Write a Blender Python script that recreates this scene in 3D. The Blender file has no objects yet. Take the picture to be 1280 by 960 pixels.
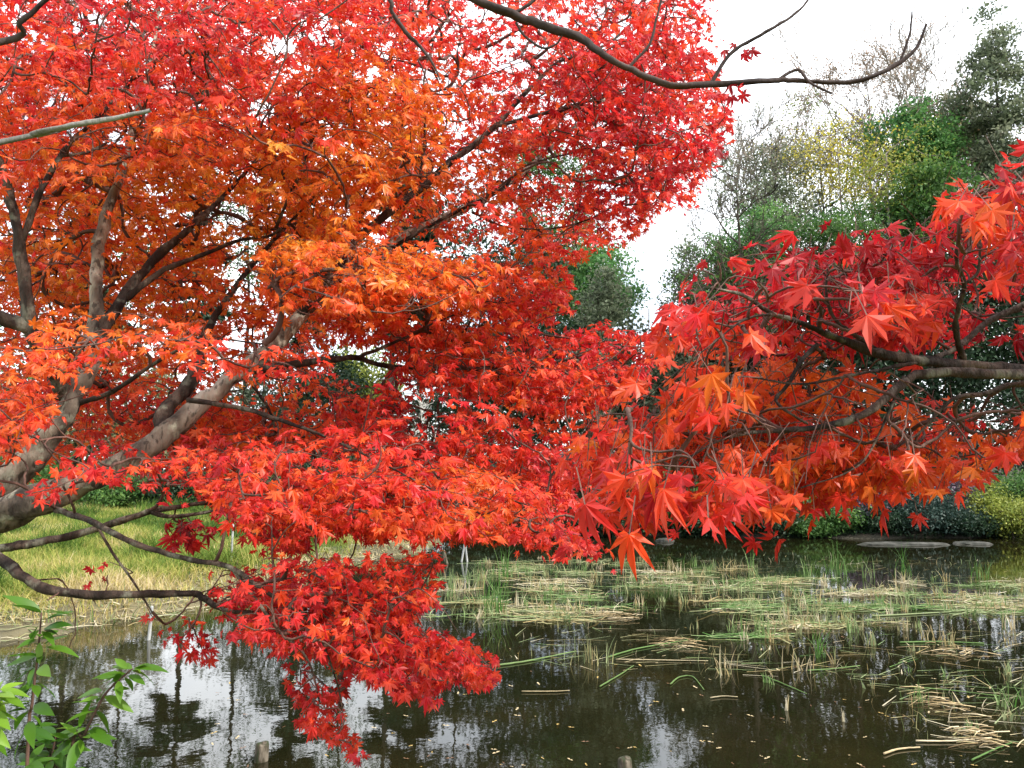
import bpy, math, random
import numpy as np
from mathutils import Vector
rng = np.random.default_rng(7)
random.seed(7)
S = bpy.context.scene
COL = S.collection

# ------------------------------------------------------------------ camera
CAM = np.array([0.0, 0.0, 2.0]); PITCH = math.radians(6.8); F = 960.0
cd = bpy.data.cameras.new('camera'); cam = bpy.data.objects.new('camera', cd); COL.objects.link(cam)
cam.location = CAM; cam.rotation_euler = (math.radians(90) + PITCH, 0, 0)
cd.sensor_width = 36; cd.lens = 27.0; cd.clip_start = 0.05; cd.clip_end = 2000
S.camera = cam
# ------------------------------------------------------------------ light
SUN_EL, SUN_AZ = math.radians(44), math.radians(116)      # azimuth clockwise from +Y
w = bpy.data.worlds.new('World'); S.world = w; w.use_nodes = True
nt = w.node_tree; nt.nodes.clear()
sky = nt.nodes.new('ShaderNodeTexSky'); sky.sky_type = 'NISHITA'; sky.sun_disc = False
sky.sun_elevation = SUN_EL; sky.sun_rotation = SUN_AZ; sky.air_density = 1.0; sky.dust_density = 2.0
tc = nt.nodes.new('ShaderNodeTexCoord'); nz = nt.nodes.new('ShaderNodeTexNoise')
nz.inputs['Scale'].default_value = 2.2; nz.inputs['Detail'].default_value = 6
rp = nt.nodes.new('ShaderNodeValToRGB'); rp.color_ramp.elements[0].position = .32; rp.color_ramp.elements[1].position = .58
rp.color_ramp.elements[0].color = (.12, .12, .12, 1); rp.color_ramp.elements[1].color = (.95, .95, .95, 1)
mx = nt.nodes.new('ShaderNodeMixRGB'); mx.inputs[2].default_value = (12.5, 12.9, 13.3, 1)
bg = nt.nodes.new('ShaderNodeBackground'); bg.inputs[1].default_value = .13
wo = nt.nodes.new('ShaderNodeOutputWorld')
L = nt.links.new
L(tc.outputs['Generated'], nz.inputs['Vector']); L(nz.outputs[0], rp.inputs[0]); L(rp.outputs[0], mx.inputs[0])
L(sky.outputs[0], mx.inputs[1]); L(mx.outputs[0], bg.inputs[0]); L(bg.outputs[0], wo.inputs[0])
sl = bpy.data.lights.new('sun', 'SUN'); sl.energy = 4.0; sl.angle = math.radians(1.5); sl.color = (1, .94, .84)
so = bpy.data.objects.new('sun', sl); COL.objects.link(so)
tosun = Vector((math.sin(SUN_AZ)*math.cos(SUN_EL), math.cos(SUN_AZ)*math.cos(SUN_EL), math.sin(SUN_EL)))
so.rotation_euler = tosun.to_track_quat('Z', 'Y').to_euler(); so.location = (20, 0, 30)
S.view_settings.view_transform = 'Standard'; S.view_settings.look = 'None'
S.view_settings.exposure = 0.85; S.view_settings.gamma = 1; S.view_settings.use_curve_mapping = False
S.render.engine = 'CYCLES'
c = S.cycles; c.max_bounces = 8; c.diffuse_bounces = 5; c.glossy_bounces = 3; c.transmission_bounces = 4
c.transparent_max_bounces = 4; c.use_denoising = True; c.caustics_reflective = False; c.caustics_refractive = False
c.use_adaptive_sampling = False
try: c.denoiser = 'OPENIMAGEDENOISE'
except Exception: pass

# ------------------------------------------------------------------ geometry helpers
CP, SP = math.cos(PITCH), math.sin(PITCH)
def at(px, py, d):
    """photo pixel and depth along the viewing axis -> world"""
    px = np.asarray(px, float); py = np.asarray(py, float); d = np.asarray(d, float)
    u = (px-640)/F*d; v = (480-py)/F*d
    return np.stack(np.broadcast_arrays(CAM[0]+u, CAM[1]+d*CP-v*SP, CAM[2]+d*SP+v*CP), -1)
def proj(P):
    q = np.asarray(P, float)-CAM
    d = q[..., 1]*CP+q[..., 2]*SP; v = -q[..., 1]*SP+q[..., 2]*CP
    return 640+F*q[..., 0]/d, 480-F*v/d, d
def onz(px, py, z=0.0):
    """where the ray through a photo pixel meets the level z"""
    px = np.asarray(px, float); py = np.asarray(py, float)
    u = (px-640)/F; v = (480-py)/F
    dy = CP-v*SP; dz = SP+v*CP; t = (z-CAM[2])/dz
    return np.stack([u*t, dy*t, np.zeros_like(t)+z], -1)
def inpoly(x, y, poly):
    x = np.asarray(x, float); y = np.asarray(y, float); r = np.zeros(x.shape, bool)
    n = len(poly)
    for i in range(n):
        x0, y0 = poly[i]; x1, y1 = poly[(i+1) % n]
        if y0 == y1: continue
        cnd = ((y0 > y) != (y1 > y)) & (x < (x1-x0)*(y-y0)/(y1-y0)+x0)
        r ^= cnd
    return r
def nrm(a): return a/np.maximum(np.linalg.norm(a, axis=-1, keepdims=True), 1e-9)
def an0(n): return (np.arange(n)*2*math.pi/n)[None]
class MB:
    def __init__(s): s.v = []; s.q = []; s.t = []; s.mi = []; s.n = 0; s.sm = []; s.e = []
    def add(s, v, q, tint=0.5, mi=0, smooth=False, edge=None):
        v = np.asarray(v, float).reshape(-1, 3); q = np.asarray(q, int).reshape(-1, 4)
        s.e.append(np.full(len(v), .5) if edge is None else edge); s.v.append(v); s.q.append(q+s.n); s.n += len(v)
        s.t.append(np.broadcast_to(np.asarray(tint, float), (len(q),)).copy())
        s.mi.append(np.full(len(q), mi)); s.sm.append(np.full(len(q), smooth))
    def tube(s, P, R, sides=6, tint=0.5, mi=0, res=0, cap=True, lump=0):
        P = np.asarray(P, float); R = np.broadcast_to(np.asarray(R, float), (len(P),))
        if res: P, R = catmull(P, R, res)
        n = len(P); T = nrm(np.gradient(P, axis=0))
        a = np.array([0, 0, 1.]) if abs(T[0][2]) < .9 else np.array([1., 0, 0])
        x = nrm(np.cross(T[0], a)); X = [x]
        for i in range(1, n):
            x = X[-1]-T[i]*np.dot(X[-1], T[i]); X.append(x/max(np.linalg.norm(x), 1e-9))
        X = np.array(X); Y = np.cross(T, X)
        an = np.arange(sides)*2*math.pi/sides
        RR = R[:, None]*np.ones((1, sides))
        if lump:
            q = np.cumsum(np.linalg.norm(np.diff(P, axis=0, prepend=P[:1]), axis=1))/max(R.max(), 1e-4); ph = rng.uniform(0, 6.3, 4)
            RR = RR*(1+lump*(np.sin(q[:, None]*.7+2*an0(sides)+ph[0])+.7*np.sin(q[:, None]*1.9-3*an0(sides)+ph[1])+.6*np.sin(q[:, None]*.31+an0(sides)+ph[2])+rng.normal(0, .35, RR.shape)))
        V = P[:, None]+RR[:, :, None]*(np.cos(an)[None, :, None]*X[:, None]+np.sin(an)[None, :, None]*Y[:, None])
        i = np.arange(n-1)[:, None]*sides; k = np.arange(sides)[None]; k2 = (k+1) % sides
        Q = np.stack([i+k, i+k2, i+sides+k2, i+sides+k], -1).reshape(-1, 4)
        V = V.reshape(-1, 3)
        if cap:
            c0 = len(V); V = np.vstack([V, P[0]-T[0]*R[0]*.2, P[-1]+T[-1]*R[-1]*.5])
            kk = np.arange(0, sides, 2)
            e = (n-1)*sides
            Q = np.vstack([Q, np.stack([np.full(len(kk), c0), (kk+2) % sides, (kk+1) % sides, kk], -1),
                           np.stack([np.full(len(kk), c0+1), e+kk, e+(kk+1) % sides, e+(kk+2) % sides], -1)]) if sides % 2 == 0 else Q
        s.add(V, Q, tint, mi, True)
    def build(s, name, mats, parent=None, loc=None):
        if not isinstance(mats, (list, tuple)): mats = [mats]
        me = bpy.data.meshes.new(name)
        V = np.vstack(s.v) if s.v else np.zeros((0, 3)); Q = np.vstack(s.q) if s.q else np.zeros((0, 4), int)
        o0 = np.array(loc if loc is not None else (parent_loc(parent) if parent else (0, 0, 0)), float)
        V = V-o0
        me.vertices.add(len(V)); me.vertices.foreach_set('co', V.astype(np.float32).ravel())
        me.loops.add(len(Q)*4); me.loops.foreach_set('vertex_index', Q.astype(np.int32).ravel())
        me.polygons.add(len(Q)); me.polygons.foreach_set('loop_start', np.arange(len(Q), dtype=np.int32)*4)
        if len(Q):
            me.polygons.foreach_set('material_index', np.concatenate(s.mi).astype(np.int32))
            me.update(calc_edges=True)
            me.polygons.foreach_set('use_smooth', np.concatenate(s.sm))
            a = me.attributes.new('tint', 'FLOAT', 'FACE'); a.data.foreach_set('value', np.concatenate(s.t).astype(np.float32))
        a = me.attributes.new('edge', 'FLOAT', 'POINT'); a.data.foreach_set('value', (np.concatenate(s.e) if s.e else np.zeros(0)).astype(np.float32)[:len(me.vertices)])
        for m in mats: me.materials.append(m)
        me.validate(); me.update()
        o = bpy.data.objects.new(name, me); COL.objects.link(o)
        if parent: o.parent = parent
        elif loc is not None: o.location = loc
        return o
def parent_loc(p):
    l = np.zeros(3)
    while p: l += np.array(p.location); p = p.parent
    return l
def catmull(P, R, k):
    P = np.asarray(P, float); n = len(P)
    A = np.vstack([2*P[0]-P[1], P, 2*P[-1]-P[-2]]); o = []; r = []
    for i in range(n-1):
        p0, p1, p2, p3 = A[i:i+4]
        for j in range(k):
            t = j/k
            o.append(.5*(2*p1+(p2-p0)*t+(2*p0-5*p1+4*p2-p3)*t*t+(3*p1-p0-3*p2+p3)*t**3)); r.append(R[i]*(1-t)+R[i+1]*t)
    o.append(P[-1]); r.append(R[-1])
    return np.array(o), np.array(r)
def thing(name, label, cat, loc=(0, 0, 0), group=None):
    o = bpy.data.objects.new(name, None); COL.objects.link(o); o.location = loc; o.empty_display_size = .2
    return tag(o, label, cat, group)
def tag(o, label, cat, group=None):
    o['label'] = label; o['category'] = cat
    if group: o['group'] = group
    return o
def setting(o, kind='structure'): o['kind'] = kind; return o
def copy_tree(o, parent=None):
    n = o.copy(); COL.objects.link(n)
    if parent: n.parent = parent
    for ch in list(o.children): copy_tree(ch, n)
    return n

# ------------------------------------------------------------------ materials
def newmat(name):
    m = bpy.data.materials.new(name); m.use_nodes = True; t = m.node_tree; t.nodes.clear()
    return m, t, t.nodes.new('ShaderNodeOutputMaterial')
def ramp(t, stops, inp):
    r = t.nodes.new('ShaderNodeValToRGB'); e = r.color_ramp.elements
    while len(e) < len(stops): e.new(.5)
    for el, (p, col) in zip(e, stops): el.position = p; el.color = (*col, 1)
    t.links.new(inp, r.inputs[0]); return r
def noise(t, scale, detail=4, coord='Object', stretch=None):
    tc = t.nodes.new('ShaderNodeTexCoord'); n = t.nodes.new('ShaderNodeTexNoise')
    n.inputs['Scale'].default_value = scale; n.inputs['Detail'].default_value = detail
    if stretch:
        mp = t.nodes.new('ShaderNodeMapping'); mp.inputs['Scale'].default_value = stretch
        t.links.new(tc.outputs[coord], mp.inputs[0]); t.links.new(mp.outputs[0], n.inputs['Vector'])
    else: t.links.new(tc.outputs[coord], n.inputs['Vector'])
    return n
def leaf_mat(name, stops, trans=.4, rough=.5, spec=.3, var=.25, nscale=30, edges=False):
    m, t, out = newmat(name)
    a = t.nodes.new('ShaderNodeAttribute'); a.attribute_name = 'tint'
    r = ramp(t, stops, a.outputs['Fac'])
    n = noise(t, nscale, 3)
    hv = t.nodes.new('ShaderNodeHueSaturation')
    mr = t.nodes.new('ShaderNodeMapRange'); mr.inputs[1].default_value = .3; mr.inputs[2].default_value = .7
    mr.inputs[3].default_value = 1-var; mr.inputs[4].default_value = 1+var
    t.links.new(n.outputs[0], mr.inputs[0]); t.links.new(mr.outputs[0], hv.inputs['Value']); t.links.new(r.outputs[0], hv.inputs['Color'])
    if edges:
        ea = t.nodes.new('ShaderNodeAttribute'); ea.attribute_name = 'edge'
        er = ramp(t, [(.05, (1.18, 1.22, 1.1)), (.35, (1, 1, 1)), (.85, (.95, .90, .90)), (1, (.62, .50, .55))], ea.outputs['Fac'])
        em = t.nodes.new('ShaderNodeMixRGB'); em.blend_type = 'MULTIPLY'; em.inputs[0].default_value = 1
        n5 = noise(t, 70, 2); r5 = ramp(t, [(.66, (1, 1, 1)), (.72, (.45, .35, .30))], n5.outputs[0])
        e2 = t.nodes.new('ShaderNodeMixRGB'); e2.blend_type = 'MULTIPLY'; e2.inputs[0].default_value = 1
        t.links.new(hv.outputs[0], em.inputs[1]); t.links.new(er.outputs[0], em.inputs[2]); t.links.new(em.outputs[0], e2.inputs[1]); t.links.new(r5.outputs[0], e2.inputs[2]); hv = e2
    p = t.nodes.new('ShaderNodeBsdfPrincipled'); p.inputs['Roughness'].default_value = rough; p.inputs['Specular IOR Level'].default_value = spec
    tr = t.nodes.new('ShaderNodeBsdfTranslucent'); ms = t.nodes.new('ShaderNodeMixShader'); ms.inputs[0].default_value = trans
    t.links.new(hv.outputs[0], p.inputs['Base Color']); t.links.new(hv.outputs[0], tr.inputs[0])
    t.links.new(p.outputs[0], ms.inputs[1]); t.links.new(tr.outputs[0], ms.inputs[2]); t.links.new(ms.outputs[0], out.inputs[0])
    return m
def bark_mat(name, stops, scale=9, stretch=(1, 1, .3), rough=.85, bump=.5, lichen=0):
    m, t, out = newmat(name)
    n = noise(t, scale, 8, stretch=stretch); r = ramp(t, stops, n.outputs[0])
    n2 = noise(t, scale*7, 4, stretch=stretch)
    p = t.nodes.new('ShaderNodeBsdfPrincipled'); p.inputs['Roughness'].default_value = rough; p.inputs['Specular IOR Level'].default_value = .25
    b = t.nodes.new('ShaderNodeBump'); b.inputs['Strength'].default_value = bump; b.inputs['Distance'].default_value = .01
    t.links.new(n2.outputs[0], b.inputs['Height']); t.links.new(b.outputs[0], p.inputs['Normal'])
    if lichen:
        n3 = noise(t, 17, 5); r3 = ramp(t, [(.55, (0, 0, 0)), (.63, (1, 1, 1))], n3.outputs[0])
        n4 = noise(t, 60, 3, stretch=(1, 1, .25)); r4 = ramp(t, [(.36, (1, 1, 1)), (.45, (0, 0, 0))], n4.outputs[0])
        a1 = t.nodes.new('ShaderNodeMixRGB'); a1.inputs[2].default_value = (.33, .35, .27, 1); f1 = t.nodes.new('ShaderNodeMath'); f1.operation = 'MULTIPLY'; f1.inputs[1].default_value = lichen
        t.links.new(r3.outputs[0], f1.inputs[0]); t.links.new(f1.outputs[0], a1.inputs[0]); t.links.new(r.outputs[0], a1.inputs[1])
        a2 = t.nodes.new('ShaderNodeMixRGB'); a2.inputs[2].default_value = (.02, .015, .012, 1); f2 = t.nodes.new('ShaderNodeMath'); f2.operation = 'MULTIPLY'; f2.inputs[1].default_value = .7
        t.links.new(r4.outputs[0], f2.inputs[0]); t.links.new(f2.outputs[0], a2.inputs[0]); t.links.new(a1.outputs[0], a2.inputs[1]); r = a2
    t.links.new(r.outputs[0], p.inputs['Base Color']); t.links.new(p.outputs[0], out.inputs[0]); return m
M = {}
M['maple'] = leaf_mat('maple_leaf', [(0, (.26, .008, .016)), (.2, (.56, .020, .030)), (.38, (.68, .048, .026)), (.56, (.73, .105, .024)), (.78, (.74, .20, .02)), (1, (.74, .34, .035))], .55, .42, .4, .22, 25, True)
M['bark'] = bark_mat('maple_bark', [(.34, (.045, .036, .03)), (.46, (.14, .115, .09)), (.55, (.25, .21, .165)), (.66, (.40, .36, .30))], 11, (1, 1, .35), .85, .9, .6)
M['bark_mid'] = bark_mat('young_maple_bark', [(.34, (.012, .008, .007)), (.5, (.035, .023, .018)), (.66, (.095, .068, .052))], 16, (1, 1, .35), .85, .9, .25)
M['bark_dark'] = bark_mat('dark_bark', [(.3, (.018, .012, .012)), (.7, (.07, .05, .045))], 9)
M['bark_grey'] = bark_mat('grey_bark', [(.3, (.09, .085, .08)), (.7, (.27, .26, .24))], 22)
M['bark_far'] = bark_mat('forest_bark', [(.3, (.022, .018, .014)), (.7, (.085, .07, .055))], 3)
M['bark_pale'] = bark_mat('bleached_bark', [(.3, (.30, .29, .27)), (.7, (.55, .54, .50))], 4)
M['twig'] = bark_mat('twig_bark', [(.3, (.045, .024, .02)), (.7, (.13, .07, .055))], 20)
M['twig_far'] = bark_mat('bare_twig_bark', [(.3, (.13, .11, .095)), (.7, (.26, .225, .19))], 3)
G = lambda name, *s, **k: leaf_mat(name, list(zip(np.linspace(0, 1, len(s)), s)), **k)
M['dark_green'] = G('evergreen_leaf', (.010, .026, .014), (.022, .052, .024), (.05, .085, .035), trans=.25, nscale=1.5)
M['grey_green'] = G('grey_green_leaf', (.06, .085, .05), (.14, .17, .105), (.25, .27, .18), trans=.45, nscale=1.5)
M['mid_green'] = G('green_leaf', (.03, .085, .02), (.07, .155, .035), (.15, .25, .06), trans=.4, nscale=1.5)
M['bright_green'] = G('fresh_green_leaf', (.05, .15, .045), (.09, .22, .06), (.18, .32, .09), trans=.4, nscale=1.5)
M['yellow'] = G('yellow_leaf', (.26, .23, .03), (.46, .40, .05), (.58, .50, .10), trans=.45, nscale=1.5)
M['yellow_green'] = G('yellow_green_leaf', (.09, .14, .02), (.20, .24, .04), (.36, .36, .07), trans=.35, nscale=1.5)
M['olive'] = G('olive_leaf', (.11, .13, .05), (.22, .22, .11), (.34, .30, .17), trans=.4, nscale=1.5)
M['brown'] = G('withered_leaf', (.20, .11, .06), (.33, .20, .12), (.42, .29, .18), trans=.45, nscale=1.5)
M['blue_green'] = G('blue_green_leaf', (.014, .034, .026), (.028, .056, .044), (.06, .095, .075), trans=.2, nscale=2)
M['purple'] = G('purplish_leaf', (.03, .025, .04), (.07, .06, .085), (.20, .13, .18), trans=.2, nscale=2)
M['shrub'] = G('glossy_shrub_leaf', (.03, .10, .007), (.075, .18, .012), (.18, .31, .03), trans=.45, rough=.45, spec=.3, nscale=8)
M['grass'] = leaf_mat('meadow_grass', [(0, (.05, .10, .015)), (.3, (.13, .20, .03)), (.55, (.30, .30, .07)), (.8, (.42, .33, .13)), (1, (.52, .43, .27))], .35, .6, .2, .2, 3)
M['reed'] = leaf_mat('reed_blade', [(0, (.05, .15, .02)), (.25, (.12, .20, .06)), (.5, (.24, .28, .14)), (.75, (.33, .25, .11)), (1, (.50, .45, .32))], .3, .6, .25, .2, 6)
M['reed_dead'] = leaf_mat('dead_reed', [(0, (.20, .14, .07)), (.5, (.42, .32, .17)), (1, (.66, .58, .42))], .2, .7, .2, .25, 12)
M['float'] = leaf_mat('floating_leaf', [(0, (.10, .045, .02)), (.35, (.22, .11, .04)), (.65, (.36, .24, .05)), (1, (.42, .34, .20))], .1, .45, .4, .2, 20)
M['post'] = bark_mat('weathered_post', [(.38, (.02, .03, .01)), (.52, (.06, .05, .035)), (.65, (.15, .13, .10))], 30)
M['stake'] = bark_mat('whitened_stake', [(.3, (.22, .23, .225)), (.7, (.42, .43, .415))], 14)
M['stone'] = bark_mat('bank_stone', [(.3, (.015, .017, .013)), (.52, (.04, .04, .034)), (.72, (.085, .082, .075))], 4, (1, 1, 1))
# ground
def ground_mat():
    m, t, out = newmat('earth')
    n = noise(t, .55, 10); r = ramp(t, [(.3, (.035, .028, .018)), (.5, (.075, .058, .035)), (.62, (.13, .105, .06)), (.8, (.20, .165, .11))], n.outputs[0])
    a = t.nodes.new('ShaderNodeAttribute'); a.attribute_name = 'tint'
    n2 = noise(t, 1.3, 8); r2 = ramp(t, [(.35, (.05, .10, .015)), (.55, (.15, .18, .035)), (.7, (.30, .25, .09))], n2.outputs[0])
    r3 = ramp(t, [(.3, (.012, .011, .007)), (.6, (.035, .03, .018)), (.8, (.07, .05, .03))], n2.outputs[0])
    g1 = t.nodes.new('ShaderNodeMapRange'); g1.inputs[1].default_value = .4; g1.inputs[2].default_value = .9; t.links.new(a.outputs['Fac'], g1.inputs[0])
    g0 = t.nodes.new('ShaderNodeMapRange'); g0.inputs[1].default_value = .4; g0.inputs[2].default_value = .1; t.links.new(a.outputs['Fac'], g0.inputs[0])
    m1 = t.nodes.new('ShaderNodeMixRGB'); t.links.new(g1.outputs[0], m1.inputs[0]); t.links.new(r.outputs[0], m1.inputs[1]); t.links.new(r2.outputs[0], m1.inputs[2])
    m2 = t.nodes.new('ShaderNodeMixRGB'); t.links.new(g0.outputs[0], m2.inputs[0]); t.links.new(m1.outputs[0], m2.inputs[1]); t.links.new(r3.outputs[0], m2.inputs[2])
    p = t.nodes.new('ShaderNodeBsdfPrincipled'); p.inputs['Roughness'].default_value = .95
    n3 = noise(t, 14, 8); b = t.nodes.new('ShaderNodeBump'); b.inputs['Strength'].default_value = .7; b.inputs['Distance'].default_value = .05
    t.links.new(n3.outputs[0], b.inputs['Height']); t.links.new(b.outputs[0], p.inputs['Normal'])
    t.links.new(m2.outputs[0], p.inputs['Base Color']); t.links.new(p.outputs[0], out.inputs[0]); return m
def water_mat():
    m, t, out = newmat('pond_water')
    n = noise(t, .7, 6); r = ramp(t, [(.3, (.005, .006, .0022)), (.55, (.010, .009, .0035)), (.75, (.019, .015, .005))], n.outputs[0])
    p = t.nodes.new('ShaderNodeBsdfPrincipled'); p.inputs['Roughness'].default_value = .02; p.inputs['IOR'].default_value = 1.5
    p.inputs['Specular IOR Level'].default_value = .5
    n2 = noise(t, 2.2, 3); b = t.nodes.new('ShaderNodeBump'); b.inputs['Strength'].default_value = .03; b.inputs['Distance'].default_value = .05
    n3 = noise(t, 14, 2); b2 = t.nodes.new('ShaderNodeBump'); b2.inputs['Strength'].default_value = .012; b2.inputs['Distance'].default_value = .02
    t.links.new(n2.outputs[0], b.inputs['Height']); t.links.new(n3.outputs[0], b2.inputs['Height']); t.links.new(b.outputs[0], b2.inputs['Normal'])
    t.links.new(b2.outputs[0], p.inputs['Normal']); t.links.new(r.outputs[0], p.inputs['Base Color']); t.links.new(p.outputs[0], out.inputs[0]); return m
M['ground'] = ground_mat(); M['water'] = water_mat()

# ------------------------------------------------------------------ terrain and pond
POND = [(-9.5, 3.4), (-5, 2.9), (0, 2.7), (6, 2.7), (12, 3), (22, 6), (26, 14), (24, 23), (18, 25.6), (12, 25.0), (8, 25.4), (4, 26.2), (0, 26),
        (-2.2, 25.4), (-2.5, 23.5), (-2.7, 20.4), (-3.9, 18), (-3.9, 16.2), (-4.6, 13.4), (-4.9, 11.6), (-6.1, 10), (-7.4, 9.2), (-10, 8.2), (-11, 5)]
def sdist(x, y):
    x = np.asarray(x, float); y = np.asarray(y, float); d = np.full(x.shape, 1e9)
    for i in range(len(POND)):
        a = np.array(POND[i]); b = np.array(POND[(i+1) % len(POND)]); e = b-a
        t = np.clip(((x-a[0])*e[0]+(y-a[1])*e[1])/(e@e), 0, 1)
        d = np.minimum(d, np.hypot(x-a[0]-t*e[0], y-a[1]-t*e[1]))
    return np.where(inpoly(x, y, POND), -d, d)
def height(x, y):
    x = np.asarray(x, float); y = np.asarray(y, float)
    wob = .22*np.sin(1.9*x+.7*y)+.15*np.sin(3.3*y-1.1*x)+.07*np.sin(6.1*x+4.3*y)
    s = sdist(x, y)+wob
    near = np.clip((4.5-y)/1.5, 0, 1)
    sp = np.maximum(s, 0)
    far = np.clip((y-24.5)/2, 0, 1)*np.clip((x+4)/3, 0, 1)
    h = (.22-.14*far)*(1-np.exp(-sp/.5))+.018*np.minimum(sp, 40)
    h += far*(.04*(1-np.exp(-sp/.3))+.09*np.clip(sp-1, 0, 25)) + near*.25*(1-np.exp(-sp/.6))
    h += .03*np.clip(y-34, 0, 60)
    h += (.04*np.sin(2.7*x+1.3)*np.sin(2.1*y)+.06*np.sin(.9*x-.4*y))*np.clip(sp, 0, 1)
    return np.where(s > 0, h, np.maximum(-.7, .3*s))
def build_ground():
    xs = np.unique(np.concatenate([np.arange(-16, 22.01, .28), np.linspace(-16, -60, 30), np.linspace(22, 60, 26), np.linspace(60, 500, 12), np.linspace(-60, -500, 12)]))
    ys = np.unique(np.concatenate([np.arange(0, 34.01, .28), np.linspace(34, 90, 40), np.linspace(90, 700, 14), np.linspace(0, -20, 12), np.linspace(-20, -300, 8)]))
    X, Y = np.meshgrid(xs, ys); Z = height(X, Y)
    n = len(xs); i = (np.arange(len(ys)-1)[:, None]*n+np.arange(n-1)[None]).ravel()
    Q = np.stack([i, i+1, i+n+1, i+n], -1)
    mb = MB(); mb.add(np.stack([X, Y, Z], -1), Q, .5, 0, True)
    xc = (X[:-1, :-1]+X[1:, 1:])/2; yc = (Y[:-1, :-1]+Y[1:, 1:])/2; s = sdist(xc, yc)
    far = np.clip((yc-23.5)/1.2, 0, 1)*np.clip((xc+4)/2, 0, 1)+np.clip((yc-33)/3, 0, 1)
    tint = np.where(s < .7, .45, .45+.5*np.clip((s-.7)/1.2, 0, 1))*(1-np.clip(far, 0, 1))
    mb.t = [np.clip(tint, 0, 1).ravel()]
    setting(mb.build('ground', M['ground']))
build_ground()
mb = MB(); gx = np.linspace(-13, 28, 30); gy = np.linspace(1.5, 28, 24); X, Y = np.meshgrid(gx, gy); n = len(gx)
i = (np.arange(len(gy)-1)[:, None]*n+np.arange(n-1)[None]).ravel()
mb.add(np.stack([X, Y, X*0], -1), np.stack([i, i+1, i+n+1, i+n], -1), .5, 0, True); setting(mb.build('pond_water', M['water']))

# ------------------------------------------------------------------ branches that grow toward leaf sprays
class Skeleton:
    def __init__(s): s.P = np.zeros((0, 3)); s.T = np.zeros((0, 3)); s.own = np.zeros(0, int); s.R = np.zeros(0); s.clear = []
    def add(s, P, own=-1, r=.01):
        P = np.asarray(P, float); T = nrm(np.gradient(P, axis=0)) if len(P) > 1 else np.zeros_like(P)
        s.P = np.vstack([s.P, P]); s.T = np.vstack([s.T, T]); s.own = np.append(s.own, np.full(len(P), own))
        s.R = np.append(s.R, np.broadcast_to(np.asarray(r, float), (len(P),)))
    def grow(s, targets, sag=.0, npt=6, wander=.08):
        """joins every target to the nearest wood; returns list of (points, parent, target index)"""
        D0 = np.array([np.min(((s.P-t)**2).sum(1)) for t in targets]); out = []; idx = {}
        for k in np.argsort(D0):
            t = targets[k]; v = t-s.P; d = np.sqrt((v*v).sum(1))
            al = (v*s.T).sum(1)/np.maximum(d, 1e-6)
            j = int(np.argmin(d*(1.25-.35*al)))
            p0 = s.P[j]; L = d[j]
            mid = p0+s.T[j]*L*.35+(t-p0)*.25+rng.normal(0, wander*L, 3); mid[2] += sag*L
            u = np.linspace(0, 1, npt)[:, None]
            C = (1-u)**2*p0+2*u*(1-u)*mid+u*u*t
            C[1:-1] += rng.normal(0, .012*L, (npt-2, 3))
            idx[len(out)] = k
            out.append([C, s.own[j], k]); s.add(C[1:], len(out)-1, .002)
        cnt = np.ones(len(out))
        for i in range(len(out)-1, -1, -1):
            if out[i][1] >= 0: cnt[out[i][1]] += cnt[i]
        return out, cnt

# ------------------------------------------------------------------ maple leaves
def maple_leaf(lobes=7, droop=.25, fold=.06, seed=0, wide=.12):
    r = np.random.default_rng(seed)
    ang = {7: [-122, -78, -38, 0, 38, 78, 122], 5: [-92, -46, 0, 46, 92]}[lobes]
    ln = {7: [.42, .74, .93, 1, .93, .74, .42], 5: [.62, .92, 1, .92, .62]}[lobes]
    V = [(0, 0, 0)]; Q = []
    a = np.radians(np.array(ang)+r.normal(0, 4, lobes)); ln = np.array(ln)*(1+r.normal(0, .06, lobes))
    va = np.concatenate([[a[0]-.5], (a[:-1]+a[1:])/2, [a[-1]+.5]]); vr = np.full(lobes+1, .33); vr[0] = vr[-1] = .12
    dr = lambda q: -droop*q*q
    for A, R in zip(va, vr): V.append((math.sin(A)*R, math.cos(A)*R, dr(R)-fold*.6))
    for k in range(lobes):
        A, R = a[k], ln[k]; d = np.array([math.sin(A), math.cos(A)]); p = np.array([d[1], -d[0]])
        bend = r.normal(0, .13); tw = r.normal(0, .06)
        tip = d*R+p*bend*R; m = d*R*.55; wd = wide*R+.02
        b = len(V)
        V += [(*(m-p*wd), dr(R*.55)-fold+tw), (*tip, dr(R)+r.normal(0, .11)), (*(m+p*wd), dr(R*.55)-fold-tw)]
        Q += [(0, 1+k, b, b+1), (0, b+1, b+2, 2+k)]
    return np.array(V), np.array(Q)
LV7 = [maple_leaf(7, d, f, i) for i, (d, f) in enumerate([(.12, .05), (.3, .07), (.5, .1), (.2, .12), (.65, .05), (.4, .16), (.9, .12), (.25, .2), (-.15, .08), (.75, .22)])]
LVN = [maple_leaf(7, d, f, 40+i, .098) for i, (d, f) in enumerate([(.15, .06), (.35, .08), (.55, .12), (.8, .14), (.25, .18), (1.0, .1), (.1, .1), (.6, .25)])]
LV5 = [maple_leaf(5, d, f, 20+i) for i, (d, f) in enumerate([(.15, .05), (.35, .08), (.55, .1)])]
def leaf_edge(V):
    e = np.full(len(V), .75); e[0] = 0; k = np.hypot(V[:, 0], V[:, 1]); n = int(round((len(V)-2)/4)); e[1:n+2] = .6
    e[n+3::3] = 1.0; return e                  # base 0, notches .6, lobe sides .75, tips 1
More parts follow.
